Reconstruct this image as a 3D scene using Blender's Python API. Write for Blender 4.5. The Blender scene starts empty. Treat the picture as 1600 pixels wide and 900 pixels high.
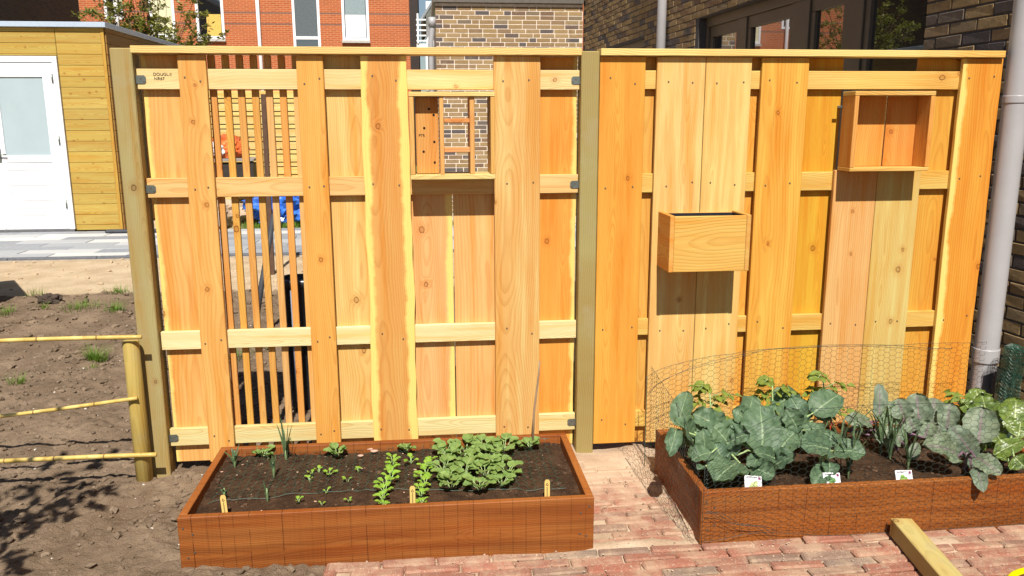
import bpy, bmesh, math, random
import numpy as np
from mathutils import Vector, Matrix, noise as mnoise
random.seed(7); rng = np.random.default_rng(7)
S = bpy.context.scene
COL = S.collection
# ------------------------------------------------------------------ camera, sky, sun, exposure
CAM = Vector((1.2109, -3.6763, 1.5861)); YAW, PITCH, ROLL, FPX = 0.1023, 0.2035, 0.0028, 1273.9
fw = Vector((math.sin(YAW)*math.cos(PITCH), math.cos(YAW)*math.cos(PITCH), -math.sin(PITCH)))
rt = Vector((math.cos(YAW), -math.sin(YAW), 0)); dn = fw.cross(rt)
r2 = rt*math.cos(ROLL) + dn*math.sin(ROLL); d2 = -rt*math.sin(ROLL) + dn*math.cos(ROLL)
cd = bpy.data.cameras.new('camera'); cam = bpy.data.objects.new('camera', cd); COL.objects.link(cam)
cd.sensor_width = 36; cd.lens = FPX/1600*36; cd.clip_start = .05; cd.clip_end = 1500
M = Matrix((( r2.x, -d2.x, -fw.x, CAM.x), (r2.y, -d2.y, -fw.y, CAM.y), (r2.z, -d2.z, -fw.z, CAM.z), (0, 0, 0, 1)))
cam.matrix_world = M
S.camera = cam
LIGHT = Vector((.037, 1, -1.28)).normalized()
W = bpy.data.worlds.new('World'); S.world = W; W.use_nodes = True
wn = W.node_tree; bg = wn.nodes['Background']
sky = wn.nodes.new('ShaderNodeTexSky'); sky.sky_type = 'NISHITA'; sky.sun_disc = False
sky.sun_elevation = math.radians(52); sky.sun_rotation = math.radians(182); sky.dust_density = .6
wn.links.new(sky.outputs[0], bg.inputs[0]); bg.inputs[1].default_value = .05
sl = bpy.data.lights.new('sun', 'SUN'); sl.energy = 5.0; sl.angle = math.radians(.53); sl.color = (1, .95, .86)
so = bpy.data.objects.new('sun', sl); COL.objects.link(so); so.rotation_euler = LIGHT.to_track_quat('-Z', 'Y').to_euler()
so.location = (-3, -10, 12)
S.render.engine = 'CYCLES'
S.view_settings.view_transform = 'Standard'; S.view_settings.look = 'None'
S.view_settings.exposure = .55; S.view_settings.gamma = 1

def at(u, v, Y):                       # photo pixel -> point on the plane at depth Y
    d = r2*((u-800)/FPX) + d2*((v-450)/FPX) + fw
    return CAM + d*((Y-CAM.y)/d.y)
def lin(c): return tuple((x/255/12.92 if x/255 <= .04045 else ((x/255+.055)/1.055)**2.4) for x in c)
def alb(r, g, b, k=1.36): return tuple(min(.85, c/k*q) for c, q in zip(lin((r, g, b)), (.88, .905, .96)))

# ------------------------------------------------------------------ node helper
class G:
    def __init__(s, name):
        s.m = bpy.data.materials.new(name); s.m.use_nodes = True; s.t = s.m.node_tree; s.t.nodes.clear()
        s.out = s.t.nodes.new('ShaderNodeOutputMaterial')
    def put(s, sock, v):
        if v is None: return
        if isinstance(v, bpy.types.NodeSocket): s.t.links.new(v, sock)
        else:
            if sock.type == 'RGBA' and len(v) == 3: v = (*v, 1)
            sock.default_value = v
    def n(s, t, ins=None, **k):
        nd = s.t.nodes.new('ShaderNode'+t)
        for a, b in k.items(): setattr(nd, a, b)
        for a, b in (ins or {}).items(): s.put(nd.inputs[a], b)
        return nd
    def ma(s, op, a, b=None, c=None):
        nd = s.t.nodes.new('ShaderNodeMath'); nd.operation = op
        for i, v in enumerate((a, b, c)): s.put(nd.inputs[i], v)
        return nd.outputs[0]
    def mix(s, f, a, b, bt='MIX'):
        nd = s.t.nodes.new('ShaderNodeMix'); nd.data_type = 'RGBA'; nd.blend_type = bt
        s.put(nd.inputs[0], f); s.put(nd.inputs[6], a); s.put(nd.inputs[7], b); return nd.outputs[2]
    def comb(s, x, y, z): return s.n('CombineXYZ', {0: x, 1: y, 2: z}).outputs[0]
    def sep(s, v): return s.n('SeparateXYZ', {0: v}).outputs
    def noise(s, v, sc=1., det=2., ro=.5): return s.n('TexNoise', {'Vector': v, 'Scale': sc, 'Detail': det, 'Roughness': ro}).outputs[0]
    def ss(s, v, a, b, lo=0., hi=1.): return s.n('MapRange', {0: v, 1: a, 2: b, 3: lo, 4: hi}, interpolation_type='SMOOTHSTEP').outputs[0]
    def attr(s, name): return s.n('Attribute', attribute_name=name).outputs
    def pos(s): return s.n('NewGeometry').outputs['Position']
    def ramp(s, f, stops, mode='LINEAR'):
        nd = s.n('ValToRGB', {0: f}); cr = nd.color_ramp; cr.interpolation = mode
        while len(cr.elements) < len(stops): cr.elements.new(.5)
        for e, (p, c) in zip(cr.elements, stops): e.position = p; e.color = (*c, 1)
        return nd.outputs[0]
    def bump(s, h, st=.3, d=.01): return s.n('Bump', {'Strength': st, 'Distance': d, 'Height': h}).outputs[0]
    def bsdf(s, col, ro=.6, nrm=None, spec=.3, metal=0., **k):
        b = s.n('BsdfPrincipled', {'Base Color': col, 'Roughness': ro, 'Metallic': metal, 'Specular IOR Level': spec, **k})
        if nrm is not None: s.put(b.inputs['Normal'], nrm)
        s.t.links.new(b.outputs[0], s.out.inputs[0]); return b
def plain(name, col, ro=.6, spec=.3, metal=0., var=.12, sc=18, bump=.15):
    g = G(name); p = g.n('TexCoord').outputs['Object']
    n = g.noise(p, sc, 4, .6)
    c = g.mix(g.ss(n, .3, .7), tuple(x*(1-var) for x in col), tuple(min(1, x*(1+var)) for x in col))
    g.bsdf(c, ro, g.bump(g.noise(p, sc*6, 3), bump, .002), spec, metal); return g.m

# ------------------------------------------------------------------ wood
def wood(name, freq=130., late=.5, grain=.3, knots=.45, dark=(.72, .52, .36), sapc=(.80, .58, .17), ro=.62, dirt=0., saw=0.):
    g = G(name)
    bl = g.sep(g.attr('bl')['Vector']); x, y, z = bl[0], bl[1], bl[2]
    sd = g.sep(g.attr('sd')['Vector']); s1, s2, s3 = sd[0], sd[1], sd[2]
    tc = g.attr('tc')['Color']; sp = g.sep(g.attr('sp')['Vector'])
    m = g.ma
    o1 = m('MULTIPLY', s1, 37.); o2 = m('MULTIPLY', s2, 53.); o3 = m('MULTIPLY', s3, 71.)
    lo = m('SUBTRACT', g.noise(g.comb(o1, m('MULTIPLY', y, .8), o2), 1.3, 2), .5)
    lo2 = m('SUBTRACT', g.noise(g.comb(o3, m('MULTIPLY', y, 1.), o1), 1.6, 2), .5)
    vor = g.n('TexVoronoi', {'Vector': g.comb(m('ADD', m('MULTIPLY', x, 6.5), o1), m('ADD', m('MULTIPLY', y, 5.2), o2), 0.), 'Scale': 1., 'Randomness': 1.}, voronoi_dimensions='2D')
    has = m('GREATER_THAN', g.sep(vor.outputs['Color'])[0], 1-knots)
    wob = m('MULTIPLY', m('SUBTRACT', g.noise(g.comb(m('MULTIPLY', x, 60.), m('MULTIPLY', y, 60.), o3), 1., 2), .5), .06)
    kd = m('ADD', m('DIVIDE', m('ADD', vor.outputs['Distance'], wob), m('ADD', .45, m('MULTIPLY', g.sep(vor.outputs['Color'])[1], .7))), m('MULTIPLY', m('SUBTRACT', 1., has), 9.))
    gk = m('POWER', 2.718, m('MULTIPLY', m('MULTIPLY', kd, kd), -40.))
    X = m('ADD', m('SUBTRACT', x, m('MULTIPLY', m('SUBTRACT', s1, .5), .12)), m('MULTIPLY', lo, .10))
    D = m('ADD', m('ADD', z, m('ADD', .012, m('MULTIPLY', s2, .05))), m('MULTIPLY', lo2, .11))
    r = m('SQRT', m('ADD', m('MULTIPLY', X, X), m('MULTIPLY', D, D)))
    warp = m('MULTIPLY', m('SUBTRACT', g.noise(g.comb(m('MULTIPLY', x, 7.), m('MULTIPLY', y, 1.3), o3), 1., 3), .5), .010)
    r = m('ADD', m('ADD', r, warp), m('MULTIPLY', gk, .016))
    t = m('FRACT', m('MULTIPLY', r, m('MULTIPLY', freq, m('ADD', .55, s3))))
    lt = m('MULTIPLY', g.ss(t, .35, .9), m('SUBTRACT', 1., g.ss(t, .9, 1.)))
    fine = g.noise(g.comb(m('MULTIPLY', x, 330.), m('MULTIPLY', y, 5.), m('ADD', m('MULTIPLY', z, 330.), o1)), 1., 2)
    fib = g.noise(g.comb(m('MULTIPLY', x, 55.), m('MULTIPLY', y, .9), o2), 1., 3)
    broad = g.noise(g.comb(m('MULTIPLY', x, 9.), m('MULTIPLY', y, 2.6), o3), 1., 4)
    f = m('ADD', m('MULTIPLY', lt, late), m('MULTIPLY', m('SUBTRACT', fine, .5), grain))
    f = m('ADD', f, m('MULTIPLY', m('SUBTRACT', fib, .5), grain*1.3))
    f = m('MAXIMUM', m('MINIMUM', f, 1.), -.3)
    dk = g.mix(1., tc, dark, 'MULTIPLY')
    c = g.mix(m('MAXIMUM', f, 0.), tc, dk)
    c = g.mix(m('MULTIPLY', g.ss(broad, .52, .78), .7), c, g.mix(1., c, (.97, .84, .66), 'MULTIPLY'))
    c = g.mix(m('MULTIPLY', g.ss(broad, .22, .46, 1, 0), .6), c, g.mix(1., c, (1.08, 1.16, 1.2), 'MULTIPLY'))
    flame = g.noise(g.comb(m('MULTIPLY', x, 22.), m('MULTIPLY', y, 1.1), o1), 1., 4, .6)
    c = g.mix(g.ss(flame, .53, .68, 0, .95), c, g.mix(1., c, (.96, .80, .56), 'MULTIPLY')); c = g.mix(m('MULTIPLY', g.ss(flame, .38, .52, 1, 0), sp[2]), c, g.mix(1., c, (1.06, 1.34, 1.62), 'MULTIPLY'))
    streak = m('MULTIPLY', g.ss(g.noise(g.comb(m('MULTIPLY', x, 160.), m('MULTIPLY', y, 3.5), o2), 1., 2), .70, .78), g.ss(g.noise(g.comb(m('MULTIPLY', x, 9.), m('MULTIPLY', y, 2.), o3), 1., 2), .55, .7))
    c = g.mix(m('MULTIPLY', streak, .6), c, g.mix(1., c, (.62, .40, .26), 'MULTIPLY'))
    if saw:
        q = m('ADD', m('MULTIPLY', y, 19.), m('MULTIPLY', g.noise(g.comb(m('MULTIPLY', x, .6), m('MULTIPLY', y, 4.), o1), 1., 1), 1.4)); ln = m('ABSOLUTE', m('SUBTRACT', m('FRACT', q), .5))
        st_ = g.n('TexWhiteNoise', {'W': m('FLOOR', m('ADD', q, o1))}, noise_dimensions='1D').outputs['Value']
        brk = g.ss(g.noise(g.comb(m('MULTIPLY', x, 14.), m('MULTIPLY', y, 19.), o3), 1., 2), .36, .5)
        c = g.mix(m('MULTIPLY', m('MULTIPLY', g.ss(ln, .018, .035, saw, 0), m('ADD', .25, m('MULTIPLY', st_, .75))), brk), c, g.mix(1., c, (.28, .24, .22), 'MULTIPLY'))
        sf = g.noise(g.comb(m('MULTIPLY', x, 3.), m('MULTIPLY', y, 150.), o2), 1., 2)
        c = g.mix(g.ss(sf, .5, .8, 0, .45), c, g.mix(1., c, (.7, .62, .58), 'MULTIPLY'))
        bd = g.noise(g.comb(m('MULTIPLY', x, 28.), m('MULTIPLY', y, 1.1), o2), 1., 3)
        c = g.mix(g.ss(bd, .38, .64, 0, .8), c, g.mix(1., c, (.62, .52, .45), 'MULTIPLY'))
    sx = m('ADD', x, m('MULTIPLY', m('SUBTRACT', g.noise(g.comb(m('MULTIPLY', x, 3.), m('MULTIPLY', y, 4.5), o2), 1., 5, .65), .5), .065))
    sm = m('MAXIMUM', g.ss(m('SUBTRACT', sp[0], sx), -.010, .010), g.ss(m('SUBTRACT', sx, sp[1]), -.010, .010))
    c = g.mix(m('MULTIPLY', sm, .93), c, g.mix(m('MULTIPLY', m('MAXIMUM', f, 0.), .3), sapc, dk))
    halo = g.ss(kd, .06, .26, .45, 0)
    c = g.mix(halo, c, g.mix(1., tc, (.85, .60, .42), 'MULTIPLY'))
    core = g.ss(kd, .045, .065, 1, 0)
    ring = m('MULTIPLY', g.ss(kd, .042, .062), g.ss(kd, .062, .085, 1, 0))
    c = g.mix(m('MULTIPLY', core, .4), c, g.mix(1., tc, (.55, .36, .24), 'MULTIPLY'))
    c = g.mix(m('MULTIPLY', ring, .85), c, g.mix(1., tc, (.22, .13, .09), 'MULTIPLY'))
    if dirt:
        p = g.pos(); dn_ = g.noise(p, 9., 4, .6)
        c = g.mix(g.ss(dn_, .5, .75, 0, dirt), c, (.34, .29, .18))
    hb = m('ADD', m('MULTIPLY', fine, .6), m('MULTIPLY', lt, -.5))
    g.bsdf(c, ro, g.bump(hb, .5, .0018), .25); return g.m
M_LARCH = wood('larch_wood', 120, .36, .36, .20)
M_RAIL = wood('pale_softwood', 130, .42, .3, .24, (.80, .64, .46))
M_POST = wood('impregnated_pine', 110, .32, .3, .22, (.68, .66, .55), ro=.7, dirt=.35)
M_SHED = wood('shed_cladding_pine', 90, .4, .3, .32, (.7, .52, .35))
M_HARD = wood('reddish_hardwood_board', 160, .18, .4, .0, (.60, .45, .38), ro=.55, saw=.85)
def c_at(me, name, typ, vals):
    a = me.attributes.new(name, typ, 'POINT')
    a.data.foreach_set('color' if typ == 'FLOAT_COLOR' else 'vector', np.asarray(vals, dtype=np.float32).ravel())

# ------------------------------------------------------------------ object helpers
def link(o, parent=None):
    COL.objects.link(o)
    if parent: o.parent = parent
    return o
def tag(o, label, cat, group=None, kind=None):
    o['label'] = label; o['category'] = cat
    if group: o['group'] = group
    if kind: o['kind'] = kind
    return o
def empty(name, loc=(0, 0, 0), rz=0.):
    o = bpy.data.objects.new(name, None); o.location = loc; o.rotation_euler.z = rz; o.empty_display_size = .1; COL.objects.link(o); return o
def thing(name, label, cat, loc=(0, 0, 0), rz=0., group=None): return tag(empty(name, loc, rz), label, cat, group)
def struct(o): o['kind'] = 'structure'; return o
def from_data(name, v, f, mat, parent=None, smooth=False, loc=None):
    me = bpy.data.meshes.new(name); me.from_pydata([tuple(a) for a in v], [], f)
    for m in (mat if isinstance(mat, (list, tuple)) else [mat]): me.materials.append(m)
    if smooth: me.polygons.foreach_set('use_smooth', [True]*len(me.polygons))
    me.update(); o = bpy.data.objects.new(name, me)
    if loc: o.location = loc
    return link(o, parent)
def from_bm(name, bm, mat, parent=None, smooth=False):
    me = bpy.data.meshes.new(name); bm.normal_update(); bm.to_mesh(me); bm.free()
    for m in (mat if isinstance(mat, (list, tuple)) else [mat]): me.materials.append(m)
    if smooth: me.polygons.foreach_set('use_smooth', [True]*len(me.polygons))
    return link(bpy.data.objects.new(name, me), parent)
def bm_box(bm, x0, x1, y0, y1, z0, z1, mi=0):
    vs = [bm.verts.new((x, y, z)) for x in (x0, x1) for y in (y0, y1) for z in (z0, z1)]
    for q in ((0, 1, 3, 2), (4, 6, 7, 5), (0, 4, 5, 1), (2, 3, 7, 6), (0, 2, 6, 4), (1, 5, 7, 3)):
        bm.faces.new([vs[i] for i in q]).material_index = mi
    return vs
def box(name, x0, x1, y0, y1, z0, z1, mat, parent=None, bev=.003):
    bm = bmesh.new(); bm_box(bm, x0, x1, y0, y1, z0, z1)
    if bev: bmesh.ops.bevel(bm, geom=bm.edges[:], offset=bev, segments=1, affect='EDGES')
    bmesh.ops.recalc_face_normals(bm, faces=bm.faces[:])
    return from_bm(name, bm, mat, parent)
def plank(name, x0, x1, y0, y1, z0, z1, axis, tint, mat=None, parent=None, sap=(-9, 9), bev=.002, live=0., flame=.35, seed=None, var=.08, segs=0, bow=0.):
    """a board with its own grain coordinates; axis = direction of the grain"""
    bm = bmesh.new()
    ext = {'x': x1-x0, 'y': y1-y0, 'z': z1-z0}
    oth = sorted([a for a in 'xyz' if a != axis], key=lambda a: -ext[a]); ac, th = oth
    n = segs or (40 if live else 1)
    lo = {'x': x0, 'y': y0, 'z': z0}
    sd = seed if seed is not None else [random.random() for _ in range(3)]
    off = random.uniform(0, 60)
    rows = []; dat = {}
    for i in range(n+1):
        t = i/n; row = []
        e0 = live*(mnoise.noise((t*6+off, 1.3, 0))*1.0+mnoise.noise((t*17+off, 4.3, 0))*.45) if live else 0
        e1 = live*(mnoise.noise((t*6+off, 9.3, 0))*1.0+mnoise.noise((t*17+off, 7.3, 0))*.45) if live else 0
        for a, b in ((0, 0), (1, 0), (1, 1), (0, 1)):
            p = {axis: lo[axis]+t*ext[axis], ac: lo[ac]+a*ext[ac]+(e1 if a else e0)+bow*math.sin(math.pi*t), th: lo[th]+b*ext[th]}
            v = bm.verts.new((p['x'], p['y'], p['z'])); row.append(v)
        rows.append(row)
    for i in range(n):
        for k in range(4): bm.faces.new((rows[i][k], rows[i][(k+1) % 4], rows[i+1][(k+1) % 4], rows[i+1][k]))
    bm.faces.new(rows[0][::-1]); bm.faces.new(rows[-1])
    bmesh.ops.recalc_face_normals(bm, faces=bm.faces[:])
    if bev: bmesh.ops.bevel(bm, geom=[e for e in bm.edges if e.calc_face_angle(0) > .7], offset=bev, segments=1, affect='EDGES')
    o = from_bm(name, bm, mat or M_LARCH, parent)
    me = o.data; nv = len(me.vertices); co = np.empty(nv*3, np.float32); me.vertices.foreach_get('co', co); co = co.reshape(-1, 3)
    ix = {'x': 0, 'y': 1, 'z': 2}
    bl = np.stack([co[:, ix[ac]]-(lo[ac]+ext[ac]/2), co[:, ix[axis]]-lo[axis], co[:, ix[th]]-lo[th]], 1)
    c_at(me, 'bl', 'FLOAT_VECTOR', bl)
    c_at(me, 'sd', 'FLOAT_VECTOR', np.tile(sd, (nv, 1)))
    k = 1+random.uniform(-var, var)
    c_at(me, 'tc', 'FLOAT_COLOR', np.tile([tint[0]*k, tint[1]*k, tint[2]*k*(1+random.uniform(-var, var)), 1], (nv, 1)))
    c_at(me, 'sp', 'FLOAT_VECTOR', np.tile([sap[0], sap[1], flame], (nv, 1)))
    return o
def tube(v, f, pts, rad, n=6, cap=True, mi=None):
    """append a tube through pts to lists v, f"""
    pts = [Vector(p) for p in pts]; b0 = len(v); N = len(pts); up = None
    for i, p in enumerate(pts):
        d = (pts[min(i+1, N-1)]-pts[max(i-1, 0)])
        if d.length < 1e-9: d = Vector((0, 0, 1))
        d.normalize()
        if up is None: up = Vector((0, 0, 1)) if abs(d.z) < .9 else Vector((1, 0, 0))
        a = d.cross(up).normalized(); b = a.cross(d); up = b
        r = rad[i] if isinstance(rad, (list, tuple)) else rad
        for k in range(n):
            q = 2*math.pi*k/n; v.append(p+a*(r*math.cos(q))+b*(r*math.sin(q)))
    for i in range(N-1):
        for k in range(n):
            f.append((b0+i*n+k, b0+i*n+(k+1) % n, b0+(i+1)*n+(k+1) % n, b0+(i+1)*n+k))
    if cap:
        f.append(tuple(b0+k for k in range(n))[::-1]); f.append(tuple(b0+(N-1)*n+k for k in range(n)))
def tube_obj(name, pts, rad, mat, parent=None, n=10, smooth=True):
    v, f = [], []; tube(v, f, pts, rad, n); return from_data(name, v, f, mat, parent, smooth)
def copy(o, parent=None, **k):
    c = o.copy(); COL.objects.link(c)
    if parent: c.parent = parent
    return c
def copy_tree(o):
    c = copy(o)
    for ch in list(o.children):
        d = copy(ch, c)
        for g_ in list(ch.children): copy(g_, d)
    return c
def vnoise(x, y, sc, seed):
    r = np.random.default_rng(seed).random((64, 64)); X = x*sc; Y = y*sc
    xi = np.floor(X).astype(int); yi = np.floor(Y).astype(int); fx = X-xi; fy = Y-yi
    fx = fx*fx*(3-2*fx); fy = fy*fy*(3-2*fy)
    g_ = lambda a, b: r[a % 64, b % 64]
    return (g_(xi, yi)*(1-fx)+g_(xi+1, yi)*fx)*(1-fy)+(g_(xi, yi+1)*(1-fx)+g_(xi+1, yi+1)*fx)*fy-.5
def sst(x, a, b): t = np.clip((x-a)/(b-a), 0, 1); return t*t*(3-2*t)

# ------------------------------------------------------------------ ground
def grid_obj(name, xs, ys, hf, mat):
    Xg, Yg = np.meshgrid(xs, ys); Z = hf(Xg, Yg)
    v = np.stack([Xg.ravel(), Yg.ravel(), Z.ravel()], 1); nx, ny = len(xs), len(ys)
    i = np.arange(nx*ny).reshape(ny, nx)
    f = np.stack([i[:-1, :-1].ravel(), i[:-1, 1:].ravel(), i[1:, 1:].ravel(), i[1:, :-1].ravel()], 1)
    me = bpy.data.meshes.new(name); me.vertices.add(len(v)); me.vertices.foreach_set('co', v.astype(np.float32).ravel())
    me.loops.add(f.size); me.loops.foreach_set('vertex_index', f.ravel().astype(np.int32))
    me.polygons.add(len(f)); me.polygons.foreach_set('loop_start', np.arange(0, f.size, 4, dtype=np.int32))
    me.update(calc_edges=True); me.polygons.foreach_set('use_smooth', [True]*len(f)); me.materials.append(mat)
    return link(bpy.data.objects.new(name, me))
g = G('dry_soil'); p = g.pos(); px, py, pz = g.sep(p)
n1 = g.noise(p, 3.2, 5, .6); n2 = g.noise(p, 50., 6, .7); n3 = g.noise(p, 150., 3, .6)
soil = g.mix(g.ss(n1, .35, .68), (.165, .114, .074), (.255, .182, .122))
soil = g.mix(g.ss(n2, .5, .8, 0, .75), soil, (.085, .062, .045))
soil = g.mix(g.ss(n3, .62, .70, 0, .6), soil, (.36, .29, .21))
sand = g.mix(g.ss(n1, .3, .7), (.45, .335, .21), (.58, .45, .30)); sand = g.mix(g.ss(n2, .55, .75, 0, .5), sand, (.36, .26, .17))
edge = g.ma('ADD', py, g.ma('MULTIPLY', g.ma('SUBTRACT', g.noise(p, 2.6, 4, .65), .5), .7))
sm = g.ss(edge, 4.12, 4.26)
gr = g.ma('MULTIPLY', g.ss(py, 8.3, 8.6), g.ss(px, -2.0, -1.6))
col = g.mix(sm, soil, sand); col = g.mix(g.ma('MULTIPLY', gr, g.ss(n2, .3, .5)), col, (.10, .15, .03))
col = g.mix(g.ss(py, 30., 40.), col, (.09, .11, .04))
h = g.ma('ADD', g.ma('MULTIPLY', n2, .7), g.ma('MULTIPLY', n3, .4))
g.bsdf(col, .95, g.bump(h, .9, .02), .1); M_SOIL = g.m
def hsoil(x, y):
    h = .05*vnoise(x, y, 1.1, 1)+.035*vnoise(x, y, 3.3, 2)+.022*vnoise(x, y, 9, 3)+.016*np.abs(vnoise(x, y, 22, 4))*2+.012*vnoise(x, y, 37, 5)+.008*vnoise(x, y, 61, 6)
    amp = 1-.75*sst(y, 3.9, 4.5); h = h*amp
    h = h+.035*np.exp(-(((x-.55)/.3)**2+((y+1.02)/.10)**2))+.02*np.exp(-(((x-.12)/.12)**2+((y+.15)/.15)**2))
    h = h-.012
    # footprints
    for fx_, fy_, an in ((-.35, .6, .4), (-.75, 1.3, .2), (-.1, -.45, 1.1), (-.55, -.25, .7)):
        c, s_ = math.cos(an), math.sin(an); u = (x-fx_)*c+(y-fy_)*s_; w = -(x-fx_)*s_+(y-fy_)*c
        h = h-.022*np.exp(-((u/.13)**4+(w/.055)**4))
    low = np.maximum(sst(x, .80, .86)*sst(-y, .84, .88), sst(x, 1.72, 1.78)*sst(-y, -.02, .03))
    inbed = sst(x, .31, .34)*sst(1.80-x, 0, .03)*sst(y, -.89, -.86)*sst(-y, .27, .30)
    low = np.maximum(low, inbed)
    pave = sst(y, 6.22, 6.26)*sst(-y, -9.6, -9.4)
    far = sst(np.abs(y)+np.abs(x), 14, 25)
    return h*(1-low)*(1-pave)*(1-far)-.07*low-.05*pave-.02*far
def spaced(a, b, d0, *more):
    out = list(np.arange(a, b, d0))
    for c_, d_ in more: out += list(np.arange(out[-1]+d_, c_, d_))
    return out
xs = [-700, -200, -60, -25, -15, -10, -7, -5.5, -4.6, -4]+spaced(-3.4, -1.2, .05, (1.0, .0125), (4.6, .06))+[5, 6, 8, 12, 20, 60, 200, 700]
ys = [-300, -60, -20, -8, -5, -3.5, -2.5, -2, -1.7]+spaced(-1.5, .9, .0125, (2.2, .02), (4.6, .03), (9.8, .12))+[10.5, 12, 15, 20, 30, 60, 150, 400, 900]
ground = struct(grid_obj('ground', np.array(xs), np.array(ys), hsoil, M_SOIL))
# clods lying on the soil
g = G('soil_clod'); p = g.n('NewGeometry').outputs; c0 = g.noise(p['Position'], 60, 4)
cl = g.mix(p['Random Per Island'], (.145, .102, .067), (.225, .163, .112)); g.bsdf(g.mix(g.ss(c0, .4, .7, 0, .5), cl, (.08, .06, .045)), .95, g.bump(c0, .6, .01), .1); M_CLOD = g.m
def scatter_clods(name, n, region, rmin, rmax, hf, mat, keep=None, power=2.5, sq=.7):
    ico = bmesh.new(); bmesh.ops.create_icosphere(ico, subdivisions=1, radius=1); iv = np.array([v.co[:] for v in ico.verts]); fi = [tuple(v.index for v in f.verts) for f in ico.faces]; ico.free()
    V, F = [], []; r_ = np.random.default_rng(hash(name) % 1000 if False else len(name)*31); b = 0
    while n > 0:
        x = r_.uniform(region[0], region[1]); y = r_.uniform(region[2], region[3])
        if keep and not keep(x, y): continue
        n -= 1
        s = rmin+(rmax-rmin)*r_.random()**power
        d = iv*(1+.35*(r_.random((len(iv), 1))-.5)*2)*s*np.array([1+.4*r_.random(), 1+.4*r_.random(), sq])
        a = r_.uniform(0, 6.28); R_ = np.array([[math.cos(a), -math.sin(a), 0], [math.sin(a), math.cos(a), 0], [0, 0, 1]])
        z = float(hf(np.array([x]), np.array([y]))[0])
        V.append(d@R_.T+np.array([x, y, z+s*.2])); F += [tuple(k+b for k in t) for t in fi]; b += len(iv)
    return from_data(name, np.concatenate(V), F, mat)
cl = scatter_clods('soil_clods', 6500, (-1.7, .95, -1.3, 1.9), .0015, .018, hsoil, M_CLOD,
    lambda x, y: not (.28 < x < 1.85 and -.93 < y < -.22) and (x < .8 or y > -.22), 4.5)
cl2 = scatter_clods('soil_clods_far', 2600, (-3.0, .9, 1.8, 4.15), .004, .030, hsoil, M_CLOD, None, 4.5); cl2.name = 'soil_clods'
tag(cl2, 'loose clods of dry earth on the farther soil up to the sand', 'soil clods', kind='stuff')
tag(cl, 'loose brown clods of dry earth scattered over the bare soil', 'soil clods', kind='stuff')
M_PEB = plain('pale_pebble', (.55, .5, .44), .7)
pb = scatter_clods('pale_pebbles', 160, (-1.9, .4, -1.2, 3.2), .002, .007, hsoil, M_PEB, lambda x, y: x < .28, 2)
tag(pb, 'tiny pale pebbles and shell bits on the dark soil', 'pebbles', kind='stuff')
sp_ = scatter_clods('sand_lumps', 260, (-4., 2.6, 4.3, 6.2), .008, .035, hsoil, plain('sand_lump', (.42, .31, .2), .9), None, 3)
tag(sp_, 'small lumps on the pale sand strip beside the path', 'sand lumps', kind='stuff')

# path of grey slabs in front of the shed
M_JOINT = plain('sandy_joint', (.40, .33, .25), .9)
path = struct(box('paved_path', -9, 6, 6.25, 8.86, -.12, -.012, M_JOINT, None, 0))
g = G('grey_slab'); oi = g.n('ObjectInfo').outputs['Random']; p = g.pos()
c = g.ramp(oi, [(0, (.20, .215, .245)), (.35, (.27, .29, .32)), (.6, (.40, .41, .42)), (1, (.52, .52, .51))]); nn = g.noise(p, 14, 4)
g.bsdf(g.mix(g.ss(nn, .35, .75, 0, .25), c, (.45, .40, .33)), .8, g.bump(g.noise(p, 120, 2), .2, .003), .2); M_SLAB = g.m
b = bmesh.new(); bm_box(b, -.448, .448, -.147, .147, -.05, 0); bmesh.ops.bevel(b, geom=b.edges[:], offset=.005, segments=1, affect='EDGES')
slab0 = from_bm('paving_slab', b, M_SLAB, path); first = True
for j in range(8):
    y = 6.56+.30*j
    for i in range(12):
        x = -5.6+.905*i+(.45 if j % 2 else 0)
        o = slab0 if first else copy(slab0, path); first = False
        o.location = (x, y, random.uniform(-.003, .003))
M_KERB = plain('dark_grey_kerb', (.115, .12, .135), .8)
k0 = box('kerb_stone', -.497, .497, -.05, .05, -.15, .012, M_KERB, path, .008)
for i in range(11):
    o = k0 if i == 0 else copy(k0, path); o.location = (-6.2+1.0*i, 6.33, 0)
rub = box('rubber_edging', -3.42, -2.3, 8.48, 8.6, 0, .05, plain('black_rubber', (.05, .055, .065), .7), None, .02)
tag(rub, 'dark edging strip lying at the corner of the yellow shed', 'edging')

# brick paving in front and between the beds
g = G('sand_bed'); p = g.pos(); a = g.noise(p, 5, 4); b_ = g.noise(p, 140, 3)
c = g.mix(g.ss(a, .3, .7), (.36, .255, .17), (.50, .38, .27)); g.bsdf(g.mix(g.ss(b_, .5, .75, 0, .5), c, (.24, .17, .12)), .95, g.bump(b_, .6, .004), .1); M_SAND = g.m
def hbed(x, y):
    h = -.0115+.011*vnoise(x, y, 7, 11)+.008*vnoise(x, y, 21, 12)+.004*vnoise(x, y, 55, 13)
    h = h+.020*sst(y, -.34, -.08)*sst(2.25-x, 0, .1)+.012*np.exp(-((y+.885)/.03)**2)*sst(2.25-x, 0, .1)*sst(x, 1.75, 1.8)
    h = h+.02*np.exp(-(((x-3.13)/.10)**2+((y+1.0)/.06)**2))+.011*np.exp(-(((x-2.42)/.12)**2+((y+.94)/.025)**2))+.014*sst(x, 2.11, 2.17)*sst(y, -.86, -.8)*sst(2.3-x, 0, .05)+.008*np.exp(-(((x-1.5)/.3)**2+((y+.93)/.02)**2))
    return h-.03*sst(-x, -.83, -.80)
paving = struct(grid_obj('brick_paving', np.array(spaced(.80, 3.4, .016, (5.2, .05))), np.array(spaced(-2.7, -1.35, .05, (.14, .014))), hbed, M_SAND))
g = G('paving_brick'); oi = g.n('ObjectInfo').outputs['Random']; pi_ = g.n('NewGeometry').outputs; p = pi_['Position']
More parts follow.
